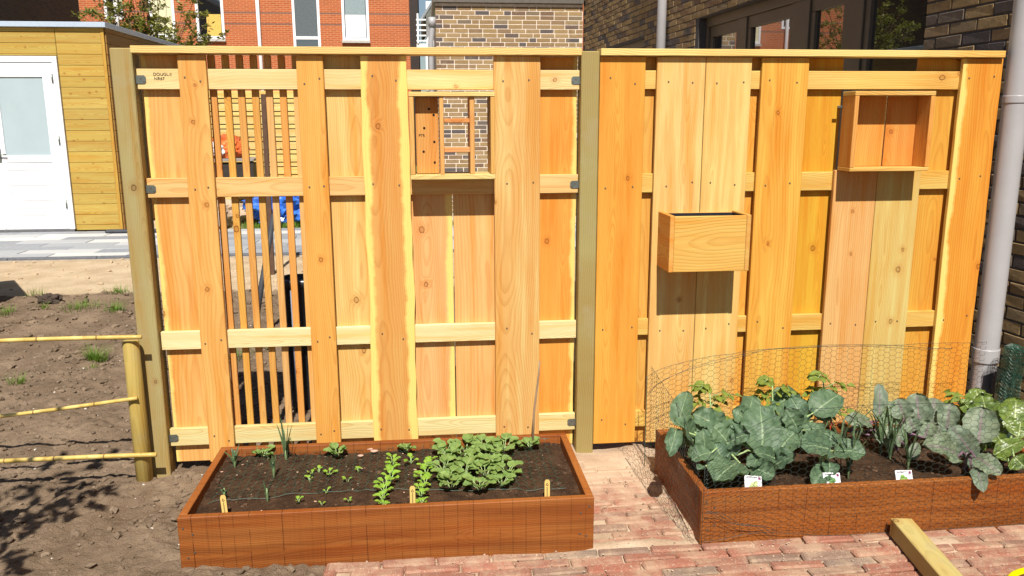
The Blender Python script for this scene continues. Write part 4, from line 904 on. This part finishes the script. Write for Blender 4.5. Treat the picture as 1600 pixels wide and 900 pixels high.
# ------------------------------------------------------------------ low tan brick outbuilding behind
BW = thing('brick_outbuilding', 'low tan brick outbuilding with metal edge behind the fence', 'outbuilding', (0, 9.25, 0))
bx0, bx1, ztop = 1.385, 3.645, 3.31
bm = bmesh.new(); bm_box(bm, bx0+.006, bx1-.002, .006, 3., -.1, ztop); from_bm('wall', bm, M_MORTAR, BW)
WB = [brick_mesh('wall_brick', .208, .05, .0545, M_WBRICK, .002, .001) for _ in range(6)]
items = []; cnt = 0
for j in range(50):
    z = .035+.0654*j
    if z > ztop-.03: break
    x = bx0; cut = random.choice((.25, .5, .75, 1.))
    while x < bx1-.05:
        l = cut if x == bx0 else (.5 if random.random() < .14 else 1)
        a0, a1 = x, min(bx1-.004, x+.208*l)
        if j and x == x:
            mid_ = (a0+a1)/2; scx = (a1-a0)/.208
            mw = Matrix.Translation((mid_, .0275+random.uniform(-.001, .001), z)) @ Matrix.Scale(scx, 4, (1, 0, 0)); me = random.choice(WB)
            vis = z > 2.42 or (.85 < z < 2.0 and 1.95 < mid_ < 2.75)
            if vis and cnt < 300:
                o = bpy.data.objects.new('wall_brick', me); o.matrix_local = mw; link(o, BW); o.matrix_local = mw; cnt += 1
            else: items.append((me, mw))
        x = a1+.0115
    a0, a1 = bx0, bx0+.02
joined('wall_bricks', items, WB, M_WBRICK, BW)
M_TRIM = plain('grey_brown_metal', (.15, .13, .11), .4, .5, .3)
box('roof_edge', bx0-.04, bx1+.0, -.06, 3.0, ztop+.004, ztop+.09, M_TRIM, BW, .004)
tube_obj('downpipe', [(1.31, -.03, .0), (1.31, -.03, 2.75), (1.335, -.03, 2.95), (1.335, -.03, 3.02)], .042, M_PVC, BW, 16); tube_obj('hopper', [(1.335, -.03, 2.96), (1.335, -.03, 3.10)], .055, M_PVC, BW, 16)

# ------------------------------------------------------------------ red brick building
def brick_tex(name, c1, c2, mort, bw, bh, ms, band=None, ax=0):
    g = G(name); p = g.n('TexCoord').outputs['Object']; x, y, z = g.sep(p)
    vec = g.comb((x, y)[ax], z, 0.)
    bt = g.n('TexBrick', {'Vector': vec, 'Color1': (*c1, 1), 'Color2': (*c2, 1), 'Mortar': (*mort, 1), 'Scale': 1., 'Mortar Size': ms, 'Brick Width': bw, 'Row Height': bh, 'Bias': -.1})
    c = bt.outputs['Color']
    if band:
        for z0 in band:
            q = g.ma('ABSOLUTE', g.ma('SUBTRACT', z, z0)); c = g.mix(g.ma('MULTIPLY', g.ma('LESS_THAN', q, bh*.45), .75), c, (.13, .095, .085))
    n = g.noise(p, 1.3, 4); c = g.mix(g.ss(n, .4, .7, 0, .25), c, g.mix(1., c, (.8, .7, .65), 'MULTIPLY'))
    g.bsdf(c, .85, g.bump(bt.outputs['Fac'], -.5, .01), .15); return g.m
M_REDB = brick_tex('red_brick', (.42, .105, .038), (.34, .085, .034), (.50, .24, .12), .22, .0625, .009, [5.72, 4.80, 5.16, 3.92, 3.30, 6.6])
RB = thing('red_brick_building', 'red brick apartment building with white window frames behind the fence', 'building', (0, 26, 0))
M_WHITE = plain('white_paint', (.80, .80, .82), .45, .4, 0, .03)
wins = [(-21.0, -20.0, 4.3, 7.0, 'box'), (-18.4, -17.4, 1.2, 7.0, 'tall'), (-15.4, -14.4, 4.3, 7.0, 'white'), (-12.6, -11.6, 1.2, 7.0, 'tall'), (-9.35, -8.75, 4.9, 7.2, 'tall'), (-7.92, -7.10, 4.35, 7.0, 'blind'), (-6.42, -5.50, 4.30, 7.0, 'box'), (-3.24, -2.32, 1.2, 7.0, 'tall'), (-1.58, -.66, 4.28, 7.0, 'white')]
ops = sorted(wins); bm = bmesh.new(); x = -26.
for (a, b, z0, z1, k) in ops:
    bm_box(bm, x, a, 0, 8, -.1, 9); bm_box(bm, a, b, 0, 8, -.1, z0); bm_box(bm, a, b, 0, 8, z1, 9); x = b
bm_box(bm, x, .72, 0, 8, -.1, 9)
from_bm('wall', bm, M_REDB, RB)
box('shaded_side_strip', .722, 1.02, -.02, 7, -.1, 9.02, plain('side_shade', (.035, .025, .022), .7), RB, 0)  # shadowed side of the building, its shade put into a dark strip
M_BLIND = plain('white_blind', (.78, .80, .82), .6, .2, 0, .02); M_YEL = plain('yellow_board', (.62, .42, .10), .7); M_CREAM = plain('cream_panel', (.66, .62, .40), .7)
for (a, b, z0, z1, k) in wins:
    w = empty('window', (0, 0, 0)); w.parent = RB
    for q in ((a, b, z0, z0+.09), (a, b, z1-.09, z1), (a, a+.09, z0+.0905, z1-.0905), (b-.09, b, z0+.0905, z1-.0905)): box('frame', q[0], q[1], -.03, .08, q[2], q[3], M_WHITE, w, .006)
    if k != 'blind': box('pane', a+.09, b-.09, .03, .05, z0+.09, z1-.09, M_GLASS if k != 'white' else M_GLASS, w, 0)
    if k == 'tall' and z0 < 2: box('frame', a+.0905, b-.0905, -.03, .08, 4.30, 4.40, M_WHITE, w, .004); box('panel', a+.1, b-.1, .005, .025, 4.41, 6.9, plain('grey_blind', (.10, .12, .13), .4, .5), w, 0)
    if k == 'white': box('blind', a+.12, b-.12, .0, .025, z0+.11, z0+.85, M_BLIND, w, 0); box('blind', a+.12, b-.12, .002, .027, z0+.86, z0+1.6, plain('grey_screen', (.24, .30, .32), .5), w, 0)
    if k == 'blind': box('blind', a+.09, b-.09, .0, .03, z0+.09, z1-.09, M_CREAM, w, 0)
    if k == 'box': box('cupboard', a+.34, b-.11, .0, .025, z0+.10, z0+.80, M_YEL, w, 0)
    if k in ('box', 'white', 'blind'): box('sill', a-.02, b+.02, -.10, -.0305, z0-.09, z0-.005, plain('grey_sill', (.45, .43, .40), .7), w, .006)
tube_obj('downpipe', [(-4.36, -.09, 0), (-4.36, -.09, 9)], .062, M_WHITE, RB, 12)
tube_obj('downpipe', [(-8.95, -.09, 0), (-8.95, -.09, 9)], .062, M_WHITE, RB, 12)
box('roof_edge', -26.2, 1.2, -.25, 8.2, 9.01, 9.3, M_TRIM, RB, .02)
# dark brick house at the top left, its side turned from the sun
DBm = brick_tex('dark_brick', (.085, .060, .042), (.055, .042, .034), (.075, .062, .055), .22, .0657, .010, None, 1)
DB = thing('dark_brick_house', 'dark brown brick house wall behind the yellow shed roof', 'house', (-7.85, 20, 0), 0)
bm = bmesh.new(); bm_box(bm, -8, 0, -10, 0, -.1, 6.5); from_bm('wall', bm, DBm, DB); box('roof_edge', -8.1, .1, -10.1, .1, 6.505, 6.75, M_TRIM, DB, .02)
# white house with balcony and stair in the gap
WH = thing('white_house', 'white rendered house with balcony seen in the gap between buildings', 'house', (0, 21, 0))
M_REND = plain('white_render', (.80, .79, .77), .8); M_GREY = plain('grey_steel', (.25, .27, .3), .5)
bm = bmesh.new(); bm_box(bm, 1.28, 4.2, 0, 6, -.1, 4.92); from_bm('wall', bm, M_REND, WH)
bm = bmesh.new(); vs = [bm.verts.new(q) for q in ((1.12, -.5, 4.4), (1.5, -.5, 4.95), (4.4, -.5, 4.95), (4.4, 6.2, 4.95), (1.5, 6.2, 4.95), (1.12, 6.2, 4.4), (1.12, -.5, 4.3), (1.5, -.5, 4.85), (4.4, -.5, 4.85), (4.4, 6.2, 4.85), (1.5, 6.2, 4.85), (1.12, 6.2, 4.3))]
for q in ((0, 1, 4, 5), (1, 2, 3, 4), (6, 11, 10, 7), (7, 10, 9, 8), (0, 6, 7, 1), (1, 7, 8, 2), (5, 4, 10, 11), (4, 3, 9, 10), (0, 5, 11, 6), (2, 8, 9, 3)): bm.faces.new([vs[i] for i in q])
bmesh.ops.recalc_face_normals(bm, faces=bm.faces[:]); from_bm('roof', bm, M_GREY, WH)
box('balcony_floor', 1.0, 1.9, -1.0, -.01, 3.55, 3.66, M_REND, WH, .005); box('post', 1.24, 1.30, -1.0, -.92, 0, 3.545, M_WHITE, WH, .004); box('post', 1.02, 1.07, -1.04, -.95, 3.665, 4.46, M_WHITE, WH, .004)
for k_ in range(5): box('railing', 1.0, 1.27, -1.0, -.97, 3.72+.14*k_, 3.76+.14*k_, M_WHITE, WH, .002)
box('dark_opening', 1.42, 1.9, -.012, -.002, 2.6, 3.5, M_GLASS, WH, 0); box('railing', 1.0, 1.7, -1.3, -1.27, 2.72, 2.75, M_GREY, WH, .002); box('railing', 1.0, 1.7, -1.3, -1.27, 2.55, 2.58, M_GREY, WH, .002)
# far row house above the outbuilding roof
FH = thing('row_house', 'brick row house just showing above the outbuilding roof', 'house', (0, 30, 0))
bm = bmesh.new(); bm_box(bm, 2.6, 13, 0, 8, -.1, 7.5); from_bm('wall', bm, M_REDB, FH)
for i in range(6):
    x = 3.2+1.6*i; w = empty('window'); w.parent = FH; box('frame', x, x+1.0, -.05, -.001, 4.2, 6.2, M_WHITE, w, .005); box('pane', x+.09, x+.91, -.06, -.051, 4.29, 6.11, M_GLASS, w, 0)
box('roof_edge', 2.4, 13.2, -.2, 8.2, 7.505, 7.8, M_TRIM, FH, .02)

# ------------------------------------------------------------------ shed
SH = thing('garden_shed', 'flat roofed yellow wooden shed with white glazed door', 'shed', (-3.305, 8.9, 0))
YEL = alb(228, 188, 92, 1.58)
PHt = .152; zt = 2.875
for j in range(20):
    z1 = zt-PHt*j if j == 0 else zt-.06-PHt*(j-1); z0 = zt-.06-PHt*j
    z1 = zt if j == 0 else z1
    if z1 < .02: break
    z0 = max(z0, .0)
    if z1 > 2.49:
        plank('plank', -5.5, -.665, 0, .02, max(z0, 2.49)+.004, z1, 'x', YEL, M_SHED, SH, bev=.004)
    plank('plank', -.66, -.045, 0, .02, z0+.004, z1, 'x', YEL, M_SHED, SH, bev=.004)
    plank('plank', -5.5, -2.24, 0, .02, z0+.004, min(z1, 2.485), 'x', YEL, M_SHED, SH, bev=.004) if z0 < 2.4 else None
    plank('plank', .0005, .0205, .0225, 5.0, z0+.004, z1, 'y', alb(196, 146, 74, 1.6), M_SHED, SH, bev=.004)  # side away from the sun, shade put into the darker plank tint
plank('corner_trim', -.044, -.0005, -.006, .0205, 0, zt, 'z', alb(222, 170, 74, 1.5), M_SHED, SH)
bm = bmesh.new(); bm_box(bm, -5.5, -.002, .0225, 5.0, -.05, zt-.002); from_bm('core', bm, plain('dark_batten', (.05, .035, .02), .9), SH)
M_ALU = plain('pale_aluminium', (.46, .55, .66), .4, .5, .2, .03); 
box('roof_edge', -5.7, .05, -.06, 5.1, zt+.004, zt+.075, M_ALU, SH, .004)
D_ = empty('door', (0, 0, 0)); D_.parent = SH
x0, x1 = -2.235, -.668
for q in ((x0, x1, 2.40, 2.484), (x0, x0+.07, .0, 2.3995), (x1-.07, x1, .0, 2.3995)): box('frame', q[0], q[1], -.03, .06, q[2], q[3], M_WHITE, D_, .004)
def leafd(a, b):
    d = lambda n_, *q: box(n_, q[0], q[1], -.018, .04, q[2], q[3], M_WHITE, D_, .003)
    d('stile', a, a+.12, .03, 2.395); d('stile', b-.15, b, .03, 2.395); d('top_rail', a+.1205, b-.1505, 2.20, 2.395); d('middle_rail', a+.1205, b-.1505, 1.0, 1.10); d('bottom_rail', a+.1205, b-.1505, .03, .12)
    for k_ in range(8): box('slat', a+.1205, b-.1505, -.012, .03, .122+.1095*k_, .122+.1095*(k_+1)-.006, M_WHITE, D_, .004)
    g_ = plain('frosted_glass', (.36, .44, .47), .25, .5, 0, .03, 3, .0); box('pane', a+.1205, b-.1505, .0, .02, 1.1005, 2.1995, g_, D_, 0)
leafd(-1.63, x1-.072); leafd(x0+.072, -1.635)
tube_obj('handle', [(-1.60, -.02, 1.12), (-1.60, -.06, 1.12), (-1.49, -.06, 1.115)], .011, M_BRK, D_, 8); box('lock_plate', -1.63, -1.57, -.024, -.0185, 1.0, 1.2, M_BRK, D_, .002)
for z in (.33, 1.25, 2.12): tube_obj('hinge', [(x1-.085, -.025, z), (x1-.085, -.025, z+.12)], .012, M_BRK, D_, 8)
box('threshold', x0, x1, -.05, .06, -.02, .028, plain('dark_sill', (.12, .12, .13), .6), D_, .004)

# ------------------------------------------------------------------ things seen through the slats
M_LUM = wood('weathered_lumber', 90, .3, .2, .3)
SC = thing('timber_screen', 'sunlit yellow horizontal board fence seen through the slats', 'fence', (-3.0, 10.6, 0))
z = .06; k_ = 0
while z < 2.05:
    h_ = .135 if k_ % 2 == 0 else .075; plank('board', 0, 3.3, 0, .022, z, z+h_-.016, 'x', alb(250, 214, 130, 1.25), M_LUM, SC); z += h_; k_ += 1
for x in (.1, 1.2, 2.3, 3.2): plank('post', x-.04, x+.04, .0225, .10, -.1, 2.07, 'z', alb(226, 180, 100), M_LUM, SC)
box('backing_panel', -.02, 3.32, .101, .112, 0, 2.05, plain('dark_backing', (.03, .02, .014), .9), SC, 0)
TB = thing('work_table', 'dark table with pots seen through the upper slats', 'table', (-2.0, 9.7, 0))
M_DARK = plain('dark_brown_metal', (.035, .026, .022), .6)
box('table_top', -.35, .55, -.3, .3, .97, 1.01, plain('grey_board', (.25, .22, .2), .6), TB, .004)
for q in ((-.32, -.27), (.5, -.27), (-.32, .25), (.5, .25)): box('leg', q[0]-.02, q[0]+.03, q[1], q[1]+.05, 0, .969, M_DARK, TB, .003)
box('shelf', -.31, .51, -.26, .28, .70, .93, M_DARK, TB, .004)
def lump(name, loc, dim, mat, seed, label, cat, sub=4, amp=.35, group=None, fr=2.2):
    bm = bmesh.new(); bmesh.ops.create_icosphere(bm, subdivisions=sub, radius=1)
    for v in bm.verts:
        n_ = 1+amp*mnoise.noise(v.co*fr+Vector((seed, 0, 0)))+amp*.5*mnoise.noise(v.co*fr*2.6+Vector((0, seed, 0))); v.co = Vector((v.co.x*dim[0]*n_, v.co.y*dim[1]*n_, max(-.55, v.co.z*n_)*dim[2]))
    o = from_bm(name, bm, mat, None, False); o.location = loc; return tag(o, label, cat, group)
lump('orange_bag', (-1.93, 9.68, 1.14), (.30, .2, .22), plain('orange_plastic', (.62, .13, .03), .45, .4, 0, .5, 7), 3, 'crumpled orange bag on the dark table behind the slats', 'bag')
lump('white_bag', (-2.02, 9.50, 1.13), (.12, .1, .13), plain('white_plastic', (.72, .7, .68), .4), 5, 'white bag lying before the orange bag on the table', 'bag')
M_TARP = plain('blue_tarp', (.03, .13, .52), .3, .5, 0, .35, 9, .4)
lump('blue_tarp', (-1.13, 9.5, .21), (.46, .35, .33), M_TARP, 9, 'crumpled blue tarpaulin heap behind the slats', 'tarpaulin', 4, .5, None, 3.5)
lump('sand_heap', (-2.1, 9.6, .10), (.5, .4, .28), M_SAND, 13, 'small heap of sand and rubble left of the blue tarpaulin', 'sand heap')
for i, (x, y, sx, sz) in enumerate(((-2.25, 9.3, .11, .2), (-1.95, 9.2, .08, .14))):
    o = box('concrete_block', -sx, sx, -.1, .1, 0, sz*1.6, plain('concrete', (.45, .42, .38), .8), None, .01); o.location = (x, y, .0); tag(o, ('larger', 'smaller')[i]+' grey concrete block beside the sand heap behind the slats', 'block', 'concrete blocks')
o = tube_obj('leaning_pole', [at(395, 505, 2.3)-Vector((0, 0, .12)), at(408, 450, 2.35), at(428, 335, 2.5)], [.017, .021, .02], plain('dark_grey_pole', (.05, .052, .058), .5), None, 10); tag(o, 'dark grey pole leaning behind the slatted window', 'pole')
BN = thing('black_bin', 'tall black plastic bin behind the lower slats', 'bin', (.50, .82, 0))
bm = bmesh.new(); prv = None
for (z, s_) in ((0, .075), (.02, .08), (.70, .095), (.705, .105), (.74, .105), (.745, .09), (.60, .085)):
    ring_ = [bm.verts.new((s_*math.copysign(abs(math.cos(a))**.5, math.cos(a)), s_*math.copysign(abs(math.sin(a))**.5, math.sin(a)), z)) for a in np.linspace(0, 2*math.pi, 25)[:-1]]
    if prv:
        for i in range(24): bm.faces.new((prv[i], prv[(i+1) % 24], ring_[(i+1) % 24], ring_[i]))
    prv = ring_
bm.faces.new(prv); bmesh.ops.recalc_face_normals(bm, faces=bm.faces[:]); from_bm('body', bm, M_BLACK, BN, True)
tube_obj('grey_handle', [(-.03, -.10, .06), (-.03, -.105, .69)], .010, plain('grey_blue_plastic', (.25, .28, .36), .4), BN, 8); tube_obj('grey_handle', [(.05, -.10, .06), (.05, -.105, .69)], .010, M_GREY, BN, 8)

q0 = at(408, 147, 5.); q1 = at(420, 300, 5.)
o = box('brown_stake', -.024, .024, -.02, .02, -.1, q0.z, plain('brown_stake_wood', (.10, .055, .035), .8), None, .003); o.location = (q0.x, 5., 0); o.rotation_euler.y = .012; tag(o, 'dark brown upright stake seen through the upper slats', 'stake')
# ------------------------------------------------------------------ grass tufts, clod
M_GRASS = leaf_mat('grass_blade', (.07, .15, .012), (.15, .25, .025), (.16, .28, .05), .5, .3, .0)
def tuft(loc, n, hgt, spread, seed, label):
    rs = random.Random(seed); V, F, A = [], [], []
    for k in range(n):
        a = rs.uniform(0, 6.28); r = spread*rs.random()**.7; b0 = Vector((math.cos(a)*r, math.sin(a)*r, -.01)); a2 = a+rs.uniform(-.9, .9); l = hgt*rs.uniform(.4, 1); le = rs.uniform(.2, 1.1)
        d = Vector((math.cos(a2), math.sin(a2), 0)); s_ = Vector((-d.y, d.x, 0)); w = rs.uniform(.0015, .003); k0 = len(V)
        for j in range(5):
            q = j/4; P = b0+d*(le*l*q*q)+UP*(l*q*(1-.35*le*q)); ww = w*(1-q*.95)
            V += [P-s_*ww, P+s_*ww]; A += [(-.5, q, rs.random()), (.5, q, rs.random())]
        for j in range(4): F.append((k0+2*j, k0+2*j+1, k0+2*j+3, k0+2*j+2))
    o = from_data('grass_tuft', V, F, M_GRASS, None, True); c_at(o.data, 'lf', 'FLOAT_VECTOR', A); o.location = loc; return tag(o, label, 'grass tuft', 'grass tufts in the bare soil')
for i, (x, y, n, h_, s_, lab) in enumerate(((-1.036, 1.86, 170, .16, .07, 'largest bright grass tuft between the upper two bamboo rails'), (-.99, 1.66, 30, .08, .04, 'small grass tuft just below the largest one'), (-1.34, 1.42, 60, .10, .05, 'thin grass tuft at the left edge above the middle bamboo rail'), (-1.47, 3.42, 110, .14, .10, 'grass tuft beside the left post above the top bamboo rail'), (-1.80, 3.53, 140, .11, .16, 'wide flat grass tuft in the middle of the dark soil strip'), (-1.72, 4.2, 110, .12, .12, 'grass tuft on the sand edge beside the post'), (-2.34, 3.40, 80, .12, .08, 'grass tuft cut by the left picture edge'), (-2.12, 3.6, 40, .10, .04, 'small grass tuft in front of the dark clod'), (-2.45, 4.15, 60, .14, .10, 'dry thin grass tuft at the left end of the sand edge'), (-.15, 1.9, 90, .14, .12, 'grass tuft seen through the lower slats'), (-.02, 2.1, 60, .12, .1, 'second grass tuft seen through the lower slats'))):
    tuft((x, y, float(hsoil(np.array([x]), np.array([y]))[0])), n, h_, s_, 700+i, lab)
lump('earth_clod', (-2.15, 3.78, .03), (.10, .07, .055), plain('dark_clod', (.06, .043, .032), .95), 21, 'big dark earth clod at the edge of the sand', 'clod')
GS = tuft((0, 0, 0), 10, .05, .01, 5, 'x'); bpy.data.objects.remove(GS)
V, F, A = [], [], []; rs = random.Random(3)
for k in range(2600):
    b0 = Vector((rs.uniform(-1.7, 2.5), rs.uniform(8.9, 9.25), -.01)); a2 = rs.uniform(0, 6.28); l = rs.uniform(.03, .09); d = Vector((math.cos(a2), math.sin(a2), 0)); s_ = Vector((-d.y, d.x, 0)); k0 = len(V)
    V += [b0-s_*.004, b0+s_*.004, b0+d*l*.4+UP*l]; A += [(-.5, 0, .3), (.5, 0, .3), (0, 1, .3)]; F.append((k0, k0+1, k0+2))
o = from_data('grass_strip', V, F, M_GRASS); c_at(o.data, 'lf', 'FLOAT_VECTOR', A); tag(o, 'strip of short grass behind the paved path', 'grass', kind='stuff')

# ------------------------------------------------------------------ trees
M_TLEAF = leaf_mat('young_tree_leaf', (.13, .14, .025), (.26, .245, .05), (.25, .26, .08), .4, .45, .0); M_BARK = plain('bark', (.10, .07, .045), .9, .1, 0, .3)
def tree(name, label, base, trunk_h, crown_c, crown_r, nbr, nleaf, lsz, seed, direction=None):
    rs = random.Random(seed); t = thing(name, label, 'tree', base); V, F = [], []; tips = []
    cc = Vector(crown_c)
    tube(V, F, [(0, 0, -.1), (.02, .01, trunk_h*.5), (0, 0, trunk_h), cc*.5+Vector((0, 0, trunk_h*.5))], [.05, .042, .034, .02], 8)
    for k in range(nbr):
        while True:
            q = Vector((rs.uniform(-1, 1), rs.uniform(-1, 1), rs.uniform(-1, 1)))
            if .25 < q.length < 1: break
        e = cc+Vector((q.x*crown_r[0], q.y*crown_r[1], q.z*crown_r[2])); s0 = Vector((0, 0, trunk_h*rs.uniform(.7, 1))).lerp(cc, rs.uniform(0, .5)); m_ = s0.lerp(e, .5)+Vector((rs.uniform(-.1, .1), rs.uniform(-.1, .1), rs.uniform(0, .12)))
        tube(V, F, [s0, m_, e], [.014, .008, .003], 5)
        for j in range(4):
            q0 = s0.lerp(m_, .5) if j == 0 else m_.lerp(e, (j-1)/2.); ee = q0+Vector((rs.uniform(-1, 1), rs.uniform(-1, 1), rs.uniform(-.5, 1)))*.22; tube(V, F, [q0, ee], [.004, .0015], 4); tips += [(q0, ee)]
    from_data('trunk', V, F, M_BARK, t, True)
    V, F, A = [], [], []
    for k in range(nleaf):
        a, b = rs.choice(tips); q = a.lerp(b, rs.uniform(.1, 1.25))+Vector((rs.gauss(0, .03), rs.gauss(0, .03), rs.gauss(0, .03)))
        d = Vector((rs.uniform(-1, 1), rs.uniform(-1, 1), rs.uniform(-.4, .7))).normalized(); s_ = d.cross(Vector((rs.uniform(-.5, .5), rs.uniform(-.5, .5), 1))).normalized(); l = lsz*rs.uniform(.6, 1.3); w = l*.3; k0 = len(V); sd = rs.random()
        V += [q, q+d*l*.5+s_*w, q+d*l, q+d*l*.5-s_*w]; A += [(0, 0, sd), (.6, .5, sd), (0, 1, sd), (-.6, .5, sd)]; F += [(k0, k0+1, k0+2), (k0, k0+2, k0+3)]
    o = from_data('crown', V, F, M_TLEAF, t); c_at(o.data, 'lf', 'FLOAT_VECTOR', A); return t
tree('young_tree', 'young leafy tree rising behind the yellow shed', (-4.4, 14.6, 0), 2.0, (.05, 0, 3.55), (1.4, .9, 1.0), 95, 15000, .08, 11)
tree('fruit_tree', 'small fruit tree just left of the picture whose shade falls on the soil', (-1.1, -1.85, 0), 1.2, (.44, .08, 1.62), (.42, .38, .34), 17, 1000, .085, 12)
# compost bin added outside the left edge to cast a shadow on the sand
CB = thing('added_compost_bin', 'slatted wooden compost bin added out of view on the left to shade the sand', 'compost bin', (-3.25, 3.45, 0), .55)
for k_ in range(9):
    z = .02+.125*k_
    for s_ in (-1, 1):
        plank('slat', -.45, .45, s_*.43-.01, s_*.43+.01, z, z+.10, 'x', alb(180, 150, 90), M_POST, CB); plank('slat', s_*.46-.01, s_*.46+.01, -.415, .415, z, z+.10, 'y', alb(180, 150, 90), M_POST, CB)
plank('lid', -.5, .5, -.48, .48, 1.135, 1.16, 'x', alb(180, 150, 90), M_POST, CB)
